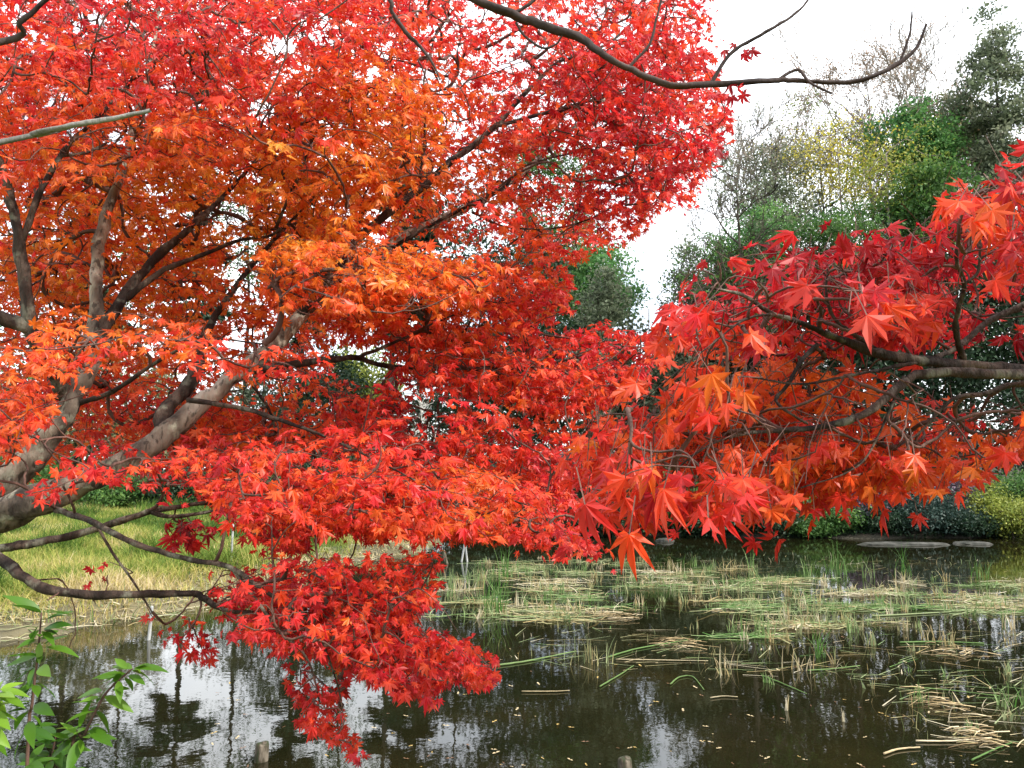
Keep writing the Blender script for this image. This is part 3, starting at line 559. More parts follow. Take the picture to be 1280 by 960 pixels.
# ------------------------------------------------------------------ the bare tree overhead
def overhead_tree():
    base = (-2.9, .4, float(height(-2.9, .4)))
    r = thing('bare_tree', 'tree with dark nearly leafless branches crossing the white sky at top of view', 'tree', base)
    sk = Skeleton()
    limb3(r, [base-np.array([0, 0, .2]), (-2.85, .45, 1.5), (-2.7, .6, 2.6), (-2.5, .8, 3.4), (-2.2, 1.0, 4.2), (-2.0, 1.1, 5.0)], [.14, .12, .10, .085, .06, .03], 'trunk', M['bark_dark'], sides=12)
    def B(pts, pre=None, mat='bark_dark'):
        P = [at(a, b, d) for a, b, d, _ in pts]; R = [t*.42*d/F for _, _, d, t in pts]
        if pre: P = [np.array(p[:3]) for p in pre]+P; R = [p[3] for p in pre]+R
        limb3(r, P, R, 'branch', M[mat], res=5, sides=7, sk=sk)
    B([(585, -5, 2.0, 13), (640, 18, 2.0, 13), (680, 33, 2.0, 12), (722, 46, 2.0, 12), (750, 66, 2.0, 11), (790, 87, 2.0, 10), (838, 106, 2.0, 9), (890, 105, 2.0, 9), (960, 101, 2.0, 8), (985, 100, 2.0, 8), (1020, 102, 2.0, 7), (1062, 103, 2.0, 6.5), (1095, 94, 2.0, 6), (1125, 78, 2.0, 6), (1147, 58, 2.0, 4.5), (1158, 30, 2.0, 3)],
      [(-2.45, .85, 3.5, .05), (-1.7, 1.2, 3.75, .035), (-.9, 1.6, 3.65, .018), (-.4, 1.85, 3.4, .0125)])
    B([(890, 104, 2.0, 6), (912, 68, 2.0, 5.5), (950, 44, 2.0, 5), (990, 20, 2.0, 4), (1012, -3, 2.0, 3), (1040, -60, 2.0, 2)])
    B([(1125, 78, 2.0, 4), (1133, 55, 2.0, 3.5), (1138, 38, 2.0, 3), (1140, 14, 2.0, 2)])
    B([(972, 100, 2.0, 5), (997, 87, 2.0, 4.5), (1012, 103, 1.98, 4), (1040, 117, 1.97, 3)])
    B([(640, 18, 2.0, 6), (658, 8, 2.0, 5), (672, -4, 2.0, 4)])
    B([(787, 83, 2.0, 5), (812, 55, 2.0, 4), (820, 25, 2.0, 3.5), (828, -5, 2.0, 3)])
    B([(645, 28, 2.0, 4), (655, 44, 2.0, 4), (678, 60, 2.0, 3.5), (695, 55, 2.0, 3), (703, 44, 2.0, 2)])
    B([(480, -8, 2.2, 7), (490, 15, 2.2, 6.5), (507, 40, 2.2, 6), (522, 55, 2.2, 5), (540, 78, 2.2, 4), (550, 100, 2.2, 2.5)], [(-2.0, 1.1, 3.9, .03), (-1.2, 1.7, 3.85, .02), (-.6, 2.1, 3.6, .012)])
    B([(-10, 180, 1.12, 8), (40, 168, 1.12, 8), (90, 157, 1.12, 7.5), (140, 148, 1.12, 7), (188, 138, 1.12, 6)], [(-2.83, .48, 1.75, .03), (-1.7, .85, 2.15, .015)], 'bark_grey')
    B([(-10, 55, 1.8, 9), (25, 28, 1.8, 8), (55, 2, 1.8, 7), (90, -30, 1.8, 5)], [(-2.62, .72, 2.8, .03), (-1.75, 1.4, 2.72, .012)])
    # the few leaves it still holds
    mb = MB(); pts = [(905, 62), (930, 66), (918, 55), (940, 62), (922, 110), (928, 118), (915, 122), (912, 105), (845, 40), (852, 60)]
    P = np.array([at(a, b, 2.0) for a, b in pts]); n = len(P)
    put_leaves(mb, P, np.array([.3, -.2, -.6])+rng.normal(0, .4, (n, 3)), np.array([0, -.7, .5])+rng.normal(0, .4, (n, 3)), np.full(n, .032)*rng.uniform(.7, 1.1, n), rng.uniform(.05, .25, n), LV7)
    for p in P: j = np.argmin(((sk.P-p)**2).sum(1)); mb.tube(np.array([sk.P[j], p]), .0008, 4, mi=1)
    mb.build('foliage', [M['maple'], M['twig']], r)
overhead_tree()

# ------------------------------------------------------------------ forest
def quadleaves(mb, P, size, up=.5, asp=.55, tint=None, dirs=None):
    n = len(P); f = nrm(rng.normal(0, 1, (n, 3)) if dirs is None else dirs+rng.normal(0, .45, (n, 3)))
    a = rng.normal(0, 1, (n, 3)); a[:, 2] += up*2; X = nrm(np.cross(f, a)); Z = np.cross(X, f)
    s = size*rng.uniform(.5, 1.3, (n, 1))
    V = np.stack([P-f*s*.5, P+X*s*asp*.5-Z*s*.08, P+f*s*.5-Z*s*.05, P-X*s*asp*.5-Z*s*.08], 1)
    mb.add(V, np.arange(n*4).reshape(-1, 4), np.clip(rng.normal(.45, .22, n) if tint is None else tint, 0, 1))
def lumpy(n, c, r, seed, hollow=.45):
    """points in an uneven crown volume"""
    d = nrm(rng.normal(0, 1, (n, 3))); q = rng.random(n)**.45; q = hollow+(1-hollow)*q
    ph = np.random.default_rng(seed).uniform(0, 6.28, 6)
    w = 1+.22*np.sin(3.1*d[:, 0]+ph[0])*np.sin(2.7*d[:, 2]+ph[1])+.16*np.sin(5.3*d[:, 1]+ph[2]+2*d[:, 2])+.14*np.sin(7*d[:, 0]+4*d[:, 2]+ph[3])
    return np.array(c)+d*(q*w)[:, None]*np.array(r)
FD, FS = 3.4, 1.05
def crown_tree(name, label, px, D, top, halfw, bot, leaf, n=4200, size=.19, bark='bark_far', clumps=110, trunk_r=.13, cat='tree', group=None, lean=0, spread=.125, elong=.55):
    x = (px-640)/F*D; y = float(at(px, 600, D)[1]); z = float(height(x, y)); s = D/F
    zt = CAM[2]+(595-top)*s; zb = max(z+.3, CAM[2]+(595-bot)*s); rad = halfw*s
    r = thing(name, label, cat, (x, y, z), group)
    cz = (zt+zb)/2; c0 = np.array([x+lean, y, cz]); rr = (rad, rad*.9, (zt-zb)/2)
    T = lumpy(clumps, c0, np.array(rr)*.92, seed=int(px*7+top), hollow=.35)
    T[:, 2] = np.maximum(T[:, 2], z+.25)
    sk = Skeleton(); k = 9; u = np.linspace(0, 1, k)
    tr = np.stack([x+lean*u**1.5+rng.normal(0, .05, k), y+rng.normal(0, .05, k), z-.2+(cz+.5*(zt-cz)-z+.2)*u], -1)
    tr[0, :2] = (x, y)
    C, R = catmull(tr, trunk_r*(1-.75*u), 3); m = MB(); m.tube(C, R, 8); sk.add(C[len(C)//3:], -1, R[len(C)//3:])
    tw, cnt = sk.grow(T, sag=.03, npt=5)
    for (P, par, kk), cn in zip(tw, cnt):
        r0 = .012*(.8+cn**.5); m.tube(P, np.linspace(r0, r0*.55, len(P)), 4, cap=False)
    m.build('trunk', M[bark], r)
    n = int(n*FD); size *= FS; per = n//len(T); mb = MB(); sg = rad*spread+.12
    P = np.repeat(T, per, 0)+rng.normal(0, 1, (len(T)*per, 3))*np.array([sg, sg, sg*.6])
    P[:, 2] = np.maximum(P[:, 2], z+.06)
    ct = np.repeat(rng.normal(.42, .2, len(T)), per)+rng.normal(0, .14, len(P))
    quadleaves(mb, P, size, tint=ct, asp=elong); mb.build('crown', M[leaf], r)
    return r
def conifer(label, px, D, top, halfw, bot, leaf='dark_green', n=60, size=.2, trunk_r=.16, name='conifer_tree'):
    x = (px-640)/F*D; y = float(at(px, 600, D)[1]); z = float(height(x, y)); s = D/F
    zt = CAM[2]+(595-top)*s; zb = CAM[2]+(595-bot)*s; rad = halfw*s
    r = thing(name, label, 'tree', (x, y, z)); m = MB(); mb = MB()
    k = 8; u = np.linspace(0, 1, k); m.tube(np.stack([x+rng.normal(0, .03, k), y+rng.normal(0, .03, k), z-.2+(zt-z+.1)*u], -1), trunk_r*(1-.93*u), 8)
    for i in range(n):
        f = rng.random()**.8; zz = zb+(zt-zb)*f; Ln = rad*(1-f)**.7*rng.uniform(.55, 1.15)+.2; a = rng.uniform(0, 6.283); dr = np.array([math.cos(a), math.sin(a), 0])
        t = np.linspace(0, 1, 5)[:, None]; P = np.array([x, y, zz])+dr*t*Ln+np.array([0, 0, 1])*(.12*t-.4*t*t)*Ln
        m.tube(P, np.linspace(.03, .008, 5), 4, cap=False)
        q = int(200+230*Ln); tt = rng.random(q)**.6; B = np.array([x, y, zz])+dr*tt[:, None]*Ln; B[:, 2] += (.12*tt-.4*tt*tt)*Ln
        B += rng.normal(0, 1, (q, 3))*np.array([.2, .2, .10])*(.4+.5*Ln**.5)
        quadleaves(mb, B, size, asp=.5, tint=np.clip(rng.normal(.42, .12)+rng.normal(0, .15, q), 0, 1), dirs=np.tile(dr-[0, 0, .5], (q, 1)))
    m.build('trunk', M['bark_far'], r); mb.build('crown', M[leaf], r); return r
def bare_tree(label, px, D, top, halfw, bark='twig_far', levels=5, leaf=None, nleaf=0, trunk_r=.12, name='bare_tree', fork=.35, seed=1, lsize=.12, base_py=None, cat='tree', up=.35):
    g = np.random.default_rng(seed); rmin = D/F*.42
    x = (px-640)/F*D; y = float(at(px, 600, D)[1]); z = float(height(x, y)); s = D/F; zt = CAM[2]+(595-top)*s; H = zt-z; rad = halfw*s
    r = thing(name, label, cat, (x, y, z)); m = MB(); tips = []
    def br(p, d, L, R, lev):
        k = 5; P = [p]
        for i in range(k):
            d = nrm(d+g.normal(0, .13, 3)+np.array([0, 0, .05])); P.append(P[-1]+d*L/k)
        P = np.array(P); m.tube(P, np.maximum(np.linspace(R, R*.55, k+1), rmin*.8), 6 if lev > 3 else 4 if lev > 1 else 3, cap=False)
        if lev == 0: tips.append(P[-1]); tips.append(P[2]); return
        for q in range(g.integers(3, 5)):
            t = g.integers(2, k+1); a = g.uniform(0, 6.283); sd = nrm(np.cross(d, [math.cos(a), math.sin(a), .3]))
            br(P[t], nrm(d*.75+sd*.75*(1 if q else .3)+np.array([0, 0, up*.4])), L*g.uniform(.5, .78), max(R*.5, rmin), lev-1)
    tb = H*fork; u = np.linspace(0, 1, 6)
    tr = np.stack([x+.1*np.sin(3*u), y+0*u, z-.2+(H*.8+.2)*u], -1); m.tube(tr, trunk_r*(1-.8*u), 7)
    for i in range(16):
        f = fork+(.8-fork)*i/15; a = g.uniform(0, 6.283); p = np.array([x+.1*math.sin(3*f/.8), y, z+H*f])
        br(p, nrm(np.array([math.cos(a), math.sin(a), g.uniform(.3, 1.1)])), rad*g.uniform(.55, .9)*(1.1-.4*f), trunk_r*(.55-.35*f), levels-2)
    br(np.array([tr[-1][0], y, z+H*.78]), np.array([0, 0, 1.]), H*.14, trunk_r*.22, levels-2)
    m.build('trunk', M[bark], r)
    if leaf:
        T = np.array(tips); T = T[rng.integers(0, len(T), nleaf)]+rng.normal(0, .25, (nleaf, 3)); mb = MB(); quadleaves(mb, T, lsize); mb.build('crown', M[leaf], r)
    return r

# tall trees against the sky, right half
crown_tree('evergreen_tree', 'bushy dark grey green evergreen top in gap between the two maples', 755, 33, 308, 44, 640, 'grey_green', 3600, .19, clumps=150)
crown_tree('broadleaf_tree', 'fresh green broadleaf tree top directly behind the bushy gap evergreen', 738, 40, 292, 62, 420, 'bright_green', 4200, .2)
bare_tree('slender tree with a straight dark trunk and thin grey twigs against white sky', 933, 30, 100, 75, 'bark_far', 5, 'grey_green', 2200, .13, fork=.3, seed=4, lsize=.14, name='slender_tree')
crown_tree('broadleaf_tree', 'thin grey green tree right behind the slender dark trunk', 985, 37, 140, 60, 320, 'grey_green', 2300, .15, clumps=80)
bare_tree('tall bare tree with brownish twigs spreading over the yellow tree', 1108, 43, 22, 160, 'twig_far', 6, 'brown', 9000, .2, fork=.3, seed=9, lsize=.13, name='bare_tree')
bare_tree('grey leafless tree with fine twigs against the white sky beside the slender dark trunk', 1003, 41, 95, 110, 'twig_far', 5, 'brown', 3000, .14, fork=.35, seed=15, lsize=.12)
crown_tree('yellow_tree', 'sparse yellow leaved tree in front of the tall bare tree', 1068, 36, 128, 74, 250, 'yellow', 800, .14, clumps=34, spread=.2, bark='twig_far')
crown_tree('broadleaf_tree', 'rounded bright green crown beside the yellow tree', 1172, 38, 112, 50, 215, 'bright_green', 3200, .2, clumps=60)
crown_tree('olive_tree', 'pale olive tree top between the rounded green crown and the right edge', 1222, 42, 78, 48, 230, 'olive', 2600, .2, clumps=50)
crown_tree('evergreen_tree', 'tallest grey green evergreen cut by the right edge', 1282, 37, -20, 46, 330, 'grey_green', 5600, .21, clumps=110, trunk_r=.2)
crown_tree('evergreen_tree', 'dark evergreen below the rounded bright green crown', 1180, 33.5, 196, 62, 330, 'mid_green', 4200, .18)
crown_tree('yellow_tree', 'pale yellow green sapling hanging over the dark evergreen', 1130, 33, 150, 66, 260, 'yellow_green', 700, .13, clumps=36, bark='twig_far')
crown_tree('bamboo_clump', 'feathery fresh green thicket low behind the slender dark trunk', 960, 32, 246, 62, 420, 'bright_green', 4500, .2, cat='bamboo', elong=.28)
crown_tree('bamboo_clump', 'feathery green thicket under the yellow tree', 1060, 31.5, 232, 66, 420, 'mid_green', 4500, .2, cat='bamboo', elong=.28)
crown_tree('evergreen_tree', 'broad blue green tree filling the gap under the small patch of sky', 850, 33, 380, 60, 600, 'grey_green', 3600, .19)
bare_tree('dark spreading tree whose thick bough reaches left into the gap of sky', 905, 31, 300, 95, 'bark_far', 5, 'mid_green', 2600, .14, fork=.55, seed=31, lsize=.16, name='spreading_tree', up=.1)
bare_tree('leafless tree with pale fine twigs left of the rounded green crown', 1150, 40, 40, 90, 'twig_far', 6, 'brown', 1500, .14, fork=.3, seed=41, lsize=.11)
bare_tree('leafless tree with sparse olive leaves above the feathery fresh green thicket', 960, 38, 85, 80, 'twig_far', 6, 'olive', 1500, .14, fork=.3, seed=43, lsize=.13)
bare_tree('leafless tree with thin russet twigs just left of the tall grey evergreen', 1205, 44, 20, 80, 'twig_far', 6, 'brown', 2000, .16, fork=.35, seed=47, lsize=.11)
crown_tree('olive_tree', 'sparse yellow green tree behind the yellow tree and the twiggy bare tree', 1045, 41, 110, 80, 300, 'yellow_green', 1500, .15, clumps=80)
crown_tree('evergreen_tree', 'thin grey green tree at the lower edge of the sky gap', 880, 36, 290, 48, 420, 'grey_green', 1500, .16, clumps=60)
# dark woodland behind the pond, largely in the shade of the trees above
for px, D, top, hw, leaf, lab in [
    (570, 37, 235, 80, 'dark_green', 'dark evergreen seen through the maple left of the bushy gap evergreen'),
    (655, 35, 250, 74, 'dark_green', 'dark evergreen directly left of the bushy gap evergreen'),
    (690, 44, 120, 60, 'mid_green', 'tall green tree glimpsed through the hole in the upper maple crown'),
    (815, 35, 430, 66, 'dark_green', 'low dark evergreen at the foot of the bushy gap evergreen'),
    (912, 34, 330, 60, 'dark_green', 'dark evergreen below the feathery fresh green thicket'),
    (1000, 33.5, 290, 80, 'dark_green', 'dark evergreen right behind the scarlet branch tip'),
    (1100, 33, 262, 84, 'dark_green', 'dark evergreen behind the middle of the scarlet branch'),
    (1195, 32.5, 250, 84, 'dark_green', 'dark evergreen behind the thick end of the scarlet branch'),
    (1290, 32, 240, 80, 'dark_green', 'dark evergreen at right edge behind the scarlet branch')]:
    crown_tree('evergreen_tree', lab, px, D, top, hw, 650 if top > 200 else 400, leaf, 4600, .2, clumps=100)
# left background
for px, D, top, hw, bot, lab in [
    (70, 43, 230, 70, 420, 'tall loose tree far behind the meadow beside the thin left cedar'),
    (165, 44, 260, 60, 410, 'tall loose tree far behind the meadow between the two thin cedars'),
    (300, 43, 210, 66, 400, 'tall loose tree far behind the meadow right of the second thin cedar'),
    (430, 45, 250, 56, 420, 'tall loose tree far behind the meadow left of the straight dark cedar')]:
    crown_tree('broadleaf_tree', lab, px, D, top, hw, bot, 'mid_green', 1100, .2, clumps=70, trunk_r=.17)
conifer('tall thin cedar behind the meadow near the left edge', 95, 41, 90, 40, 420, 'dark_green', 60, .24, .2, 'cedar_tree')
conifer('tall thin cedar behind the meadow above the dark hedge bush', 235, 40, 60, 38, 420, 'dark_green', 60, .24, .2, 'cedar_tree')
conifer('tall cedar left of the two cedars beside the bright gap', 372, 42, 100, 40, 430, 'dark_green', 60, .24, .2, 'cedar_tree')
conifer('straight dark cedar seen through the maple beside the bright gap', 487, 36, 120, 36, 430, 'dark_green', 70, .22, .2, 'cedar_tree')
conifer('second cedar just right of the bright gap in the maple', 522, 38, 170, 34, 420, 'dark_green', 60, .22, .18, 'cedar_tree')
crown_tree('yellow_tree', 'bright yellow green tree in the small gap beside the cedars', 452, 44, 430, 46, 560, 'yellow_green', 2600, .22)
for px, D, top, hw, bot, leaf, lab in [
    (40, 40, 400, 90, 640, 'mid_green', 'tall tree behind the meadow at the left edge'),
    (165, 39, 410, 84, 640, 'olive', 'olive tree behind the meadow above the hedge'),
    (325, 42, 420, 80, 640, 'grey_green', 'grey green tree behind the meadow beside the white pole'),
    (402, 40, 410, 60, 640, 'dark_green', 'dark tree behind the meadow left of the bright gap')]:
    crown_tree('broadleaf_tree', lab, px, D, top, hw, bot, leaf, 3000, .22, clumps=70)
for px, D, top, hw, leaf, lab in [
    (140, 33, 596, 56, 'mid_green', 'clipped green hedge bush at the left end of the meadow'),
    (222, 33.5, 585, 48, 'dark_green', 'dark hedge bush in the shade behind the meadow'),
    (300, 34, 590, 56, 'mid_green', 'green bush behind the white pole'),
    (390, 34, 585, 56, 'dark_green', 'dark bush behind the far corner of the meadow'),
    (30, 34, 570, 60, 'mid_green', 'green bush at the left edge behind the maple limbs'),
    (470, 33, 560, 60, 'dark_green', 'dark shrub behind the muddy point')]:
    crown_tree('hedge_bush', lab, px, D, top, hw, 648, leaf, 2600, .13, clumps=70, trunk_r=.06, cat='bush')
bare_tree('bleached dead tree with pale bare branches behind the red leaves', 525, 28, 485, 36, 'bark_pale', 4, None, 0, .06, name='dead_tree', fork=.25, seed=23)

def far_wood():
    mb = MB(); n = 60000; x = rng.uniform(-60, 75, n); y = rng.uniform(45, 56, n); px = 640+F*x/y
    top = np.interp(px, [-700, 300, 480, 600, 760, 800, 870, 930, 1100, 1400, 2400], [7, 5.5, 5, 12, 13, 10, 9.5, 14, 17, 18, 18])+1.2*np.sin(x*1.3)+.8*np.sin(x*3.1+1)
    z = height(x, y); P = np.stack([x, y, z+np.maximum(top-z, 1)*rng.random(n)**.8], -1); P += rng.normal(0, .2, P.shape)
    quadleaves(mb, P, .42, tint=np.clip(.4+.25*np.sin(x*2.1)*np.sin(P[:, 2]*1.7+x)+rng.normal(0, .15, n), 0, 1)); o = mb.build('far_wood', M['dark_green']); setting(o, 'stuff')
    o['label'] = 'dark mass of woodland closing the view behind the pond'; o['category'] = 'woodland'
far_wood()
# shrubs along the far bank
for px, D, top, hw, leaf, lab, nm in [
    (575, 27.5, 585, 46, 'dark_green', 'dark shrub at the left end of the far bank', 'bush'),
    (650, 27.8, 575, 48, 'dark_green', 'dark shrub behind the tip of the low red sheet', 'bush'),
    (620, 26.9, 640, 22, 'mid_green', 'small green shrub at the water beside the leaning stakes', 'bush'),
    (725, 28, 580, 50, 'dark_green', 'dark shrub right of the low red sheet', 'bush'),
    (800, 27.6, 590, 46, 'mid_green', 'shaded green shrub left of the palm like bush', 'bush'),
    (858, 27.0, 612, 40, 'mid_green', 'palm like bush with hanging green fronds on the far bank', 'frond_bush'),
    (915, 28, 580, 46, 'dark_green', 'dark shrub right of the palm like bush', 'bush'),
    (975, 27.6, 600, 40, 'mid_green', 'green shrub left of the bright rounded bush', 'bush'),
    (1040, 26.2, 640, 27, 'mid_green', 'bright green rounded bush at the water edge', 'bush'),
    (1010, 26.1, 658, 18, 'mid_green', 'smallest bright green bush beside the rounded bush', 'bush'),
    (1078, 26.6, 610, 32, 'purple', 'purplish dark azalea between the bright bush and the grey mound', 'azalea'),
    (1145, 26.1, 622, 52, 'blue_green', 'broad blue grey mound of azalea above the pale slab', 'azalea'),
    (1110, 26.9, 590, 44, 'blue_green', 'taller blue grey azalea behind the broad mound', 'azalea'),
    (1178, 27.2, 600, 36, 'purple', 'azalea with faded pink blossom behind the broad mound', 'azalea'),
    (1215, 26.7, 606, 30, 'yellow_green', 'yellow green leafy shrub right of the azaleas', 'bush'),
    (1260, 25.9, 630, 42, 'yellow_green', 'low yellow green shrub at the right edge of the bank', 'bush'),
    (600, 26.3, 622, 34, 'dark_green', 'low dark shrub just right of the left end of the far bank', 'bush'),
    (690, 26.4, 628, 38, 'dark_green', 'low dark shrub under the low red sheet', 'bush'),
    (770, 26.3, 618, 38, 'dark_green', 'low dark shrub behind the grey water between the two maples', 'bush'),
    (890, 26.2, 636, 34, 'dark_green', 'low dark shrub overhanging the water right of the palm like bush', 'bush'),
    (950, 26.2, 630, 36, 'dark_green', 'low dark shrub overhanging the water left of the smallest bright bush', 'bush'),
    (1095, 26.0, 640, 26, 'dark_green', 'low dark shrub between the rounded bush and the broad azalea mound', 'bush'),
    (1205, 25.9, 646, 26, 'dark_green', 'low dark shrub right of the broad azalea mound', 'bush'),
    (1290, 27.3, 590, 46, 'mid_green', 'green shrub cut by the right edge behind the yellow green one', 'bush')]:
    crown_tree(nm, lab, px, D-.75, top, hw*1.15, 682, leaf, 3000, .10 if nm != 'frond_bush' else .22, clumps=80, trunk_r=.04, cat='bush', elong=.5 if nm != 'frond_bush' else .2)

# ------------------------------------------------------------------ grass on the left meadow
def blades(mb, B, h, wdt, lean, tint, dirs=None, seg=3):
    n = len(B); a = rng.uniform(0, 6.283, n); d = np.stack([np.cos(a), np.sin(a), 0*a], -1) if dirs is None else dirs
    b = rng.uniform(0, 6.283, n); sx = np.stack([np.cos(b), np.sin(b), 0*b], -1)*wdt[:, None]/2
    rows = []
    for j in range(seg+1):
        t = j/seg; c0 = B+d*(lean*h*t*t)[:, None]; c0[:, 2] = c0[:, 2]+h*t*(1-.35*np.minimum(lean, 1.5)*t)
        k = 1-.85*t**1.5; rows += [c0-sx*k, c0+sx*k]
    V = np.stack(rows, 1); q = []
    for j in range(seg): q.append([2*j, 2*j+1, 2*j+3, 2*j+2])
    Q = np.array(q)[None]+(np.arange(n)*(2*seg+2))[:, None, None]
    mb.add(V, Q, np.repeat(np.clip(tint, 0, 1), seg))
def lying(mb, B, Lr, wr, tint, turn=.5, rise=.05):
    n = len(B); a = rng.normal(0, turn, n)+np.where(rng.random(n) < .2, rng.uniform(0, 3.14, n), 0)+np.where(rng.random(n) < .5, math.pi, 0); L_ = rng.uniform(*Lr, n)
    d = np.stack([np.cos(a), np.sin(a), 0*a], -1); sx = np.stack([-np.sin(a), np.cos(a), 0*a], -1)*rng.uniform(*wr, n)[:, None]
    Z = np.array([0, 0, 1.]); h = rng.uniform(.004, rise, (4, n)); V = []
    for j in range(4):
        t = j/3; k = .35+.65*math.sin(math.pi*(.15+.7*t)); c0 = B+d*(L_*(t-.5))[:, None]+Z*h[j][:, None]+sx*(rng.normal(0, 1.2, n))[:, None]; V += [c0-sx*k, c0+sx*k+Z*.004]
    V = np.stack(V, 1); Q = np.array([[0, 1, 3, 2], [2, 3, 5, 4], [4, 5, 7, 6]])[None]+(np.arange(n)*8)[:, None, None]
    mb.add(V, Q, np.repeat(np.clip(tint, 0, 1), 3))
def meadow():
    n = 150000; D = 8.5+27*rng.random(n)**1.15; px = rng.uniform(-90, 560, n)
    x = (px-640)/F*D; y = D; s = sdist(x, y); k = (s > .03) & (y < 36) & ~((y > 25.5) & (x > -3.5))
    dens = np.clip((s-.05)/1.2, .30, 1); k &= rng.random(n) < dens
    x, y, s = x[k], y[k], s[k]; z = height(x, y)
    pn = .5+.25*np.sin(.8*x+1.1*y)+.2*np.sin(2.3*x-.9*y+1)+.18*np.sin(.35*y*2.2+.6*x)
    tint = .11+.55*pn+rng.normal(0, .13, len(x))+.45*np.exp(-s/.9)-.12*np.clip((y-20)/10, 0, 1)
    cl = np.sin(1.7*x+.6*y+2*np.sin(.7*y))*np.sin(1.3*y-.8*x); tint = tint-.3*(cl > .55)+.22*(cl < -.5)
    h = (1+1.1*(cl > .55))*rng.uniform(.12, .32, len(x))*(1+.5*pn)*np.clip(.35+s/2, .4, 1)
    mb = MB(); blades(mb, np.stack([x, y, z-.02], -1), h, .008+.0007*y, rng.uniform(.1, 1.1, len(x)), tint)
    o = mb.build('meadow_grass', M['grass']); setting(o, 'stuff'); o['label'] = 'golden and green long grass on the left bank meadow'; o['category'] = 'grass'
meadow()
def shore_litter():
    n = 26000; y = rng.uniform(7.5, 24, n); x = -11+9.5*rng.random(n); s = sdist(x, y); k = (s > -.35) & (s < 1.8) & (rng.random(n) < np.exp(-np.abs(s-.3)*1.1)); x, y, s = x[k], y[k], s[k]
    z = np.maximum(height(x, y), 0); B = np.stack([x, y, z], -1); m = len(B)//2; mb = MB()
    lying(mb, B[:m], (.1, .5), (.004, .012), rng.normal(.78, .2, m), .7, .05)
    b = B[m:].copy(); b[:, 2] -= .03; q = len(b); blades(mb, b, rng.uniform(.08, .36, q), rng.uniform(.008, .016, q), rng.uniform(.1, 1.2, q), rng.normal(.6, .24, q))
    o = mb.build('shore_litter', M['reed']); setting(o, 'stuff'); o['label'] = 'dead stalks and rank grass along the left waterline'; o['category'] = 'grass'
# undergrowth litter on the far bank edge
def far_bank_cover():
    n = 16000; x = rng.uniform(-3, 20, n); y = rng.uniform(25, 29, n); s = sdist(x, y); k = (s > .02); x, y = x[k], y[k]
    mb = MB(); P = np.stack([x, y, height(x, y)+rng.random(len(x))*.12], -1); quadleaves(mb, P, .13, up=1.2, tint=rng.random(len(x)))
    o = mb.build('ground_cover', M['dark_green']); setting(o, 'stuff'); o['label'] = 'dark leafy ground cover under the far bank shrubs'; o['category'] = 'ground cover'
far_bank_cover(); shore_litter()
# stones at the far waterline
def stone(label, px, py, wpx, hpx, name='bank_stone', depth=.5, group=None):
    p = onz(px, py, .02); s = p[1]/F; V = []; m = MB(); nu, nv = 14, 8
    ph = rng.uniform(0, 6, 5)
    for j in range(nv+1):
        th = math.pi*j/nv
        for i in range(nu):
            a = 2*math.pi*i/nu; q = 1+.16*math.sin(3*a+ph[0])+.1*math.sin(5*a+ph[1]+2*th)
            e = lambda v: math.copysign(abs(v)**.7, v)
            V.append((p[0]+e(math.sin(th)*math.cos(a))*q*wpx*s/2, p[1]+e(math.sin(th)*math.sin(a))*q*depth, e(math.cos(th))*hpx*s*(1+.12*math.sin(2*a+ph[2]))))
    Q = [(j*nu+i, (j+1)*nu+i, (j+1)*nu+(i+1) % nu, j*nu+(i+1) % nu) for j in range(nv) for i in range(nu)]
    m.add(V, Q, .5, 0, False); tag(m.build(name, M['stone'], loc=(p[0], p[1], 0)), label, 'stone', group)
stone('long pale stone slab at the foot of the broad azalea mound', 1135, 680, 110, 3.2, depth=.3)
stone('flat grey stone right of the long pale slab', 1215, 679, 44, 3, depth=.3)
stone('mossy boulder at the water below the palm like bush', 832, 676, 22, 4, depth=.25)
stone('broad grey stone at the end of the muddy point', 488, 686, 50, 8)

# ------------------------------------------------------------------ stakes and posts
def stake(label, px, py, top_px, top_py, thick, mat='stake', name='stake', z=None, cap=False):
    p = onz(px, py, 0.0) if z is None else onz(px, py, z); d = proj(p)[2]; q = at(top_px, top_py, d)
    m = MB(); r = thick*.36*d/F; b = p-np.array([0, 0, .3])
    m.tube(np.array([b, p, (p+q)/2+rng.normal(0, .004, 3), q-(q-p)*.02, q]), [r, r, r*.97, r*.95, r*.8], 8)
    return tag(m.build(name, M[mat], loc=tuple(p)), label, 'stake')
stake('tall white pole standing in the meadow grass', 289, 702, 292, 645, 4, 'stake', 'pole', .35)
stake('pale stake at the water edge below the lowest maple branch', 186, 800, 190, 758, 6, 'stake')
stake('white stake beside the end of the muddy point', 526, 684, 527, 650, 4, 'stake')
stake('left one of two pale stakes leaning together in the pond', 577, 702, 583, 668, 3.5, 'stake')
stake('right one of two pale stakes leaning together in the pond', 584, 702, 581, 670, 3.5, 'stake')
stake('short dark stake leaning beside the pair of pale stakes', 558, 705, 554, 688, 7, 'post')
stake('thin bare stick rising from the far water', 800, 684, 799, 650, 2, 'post')
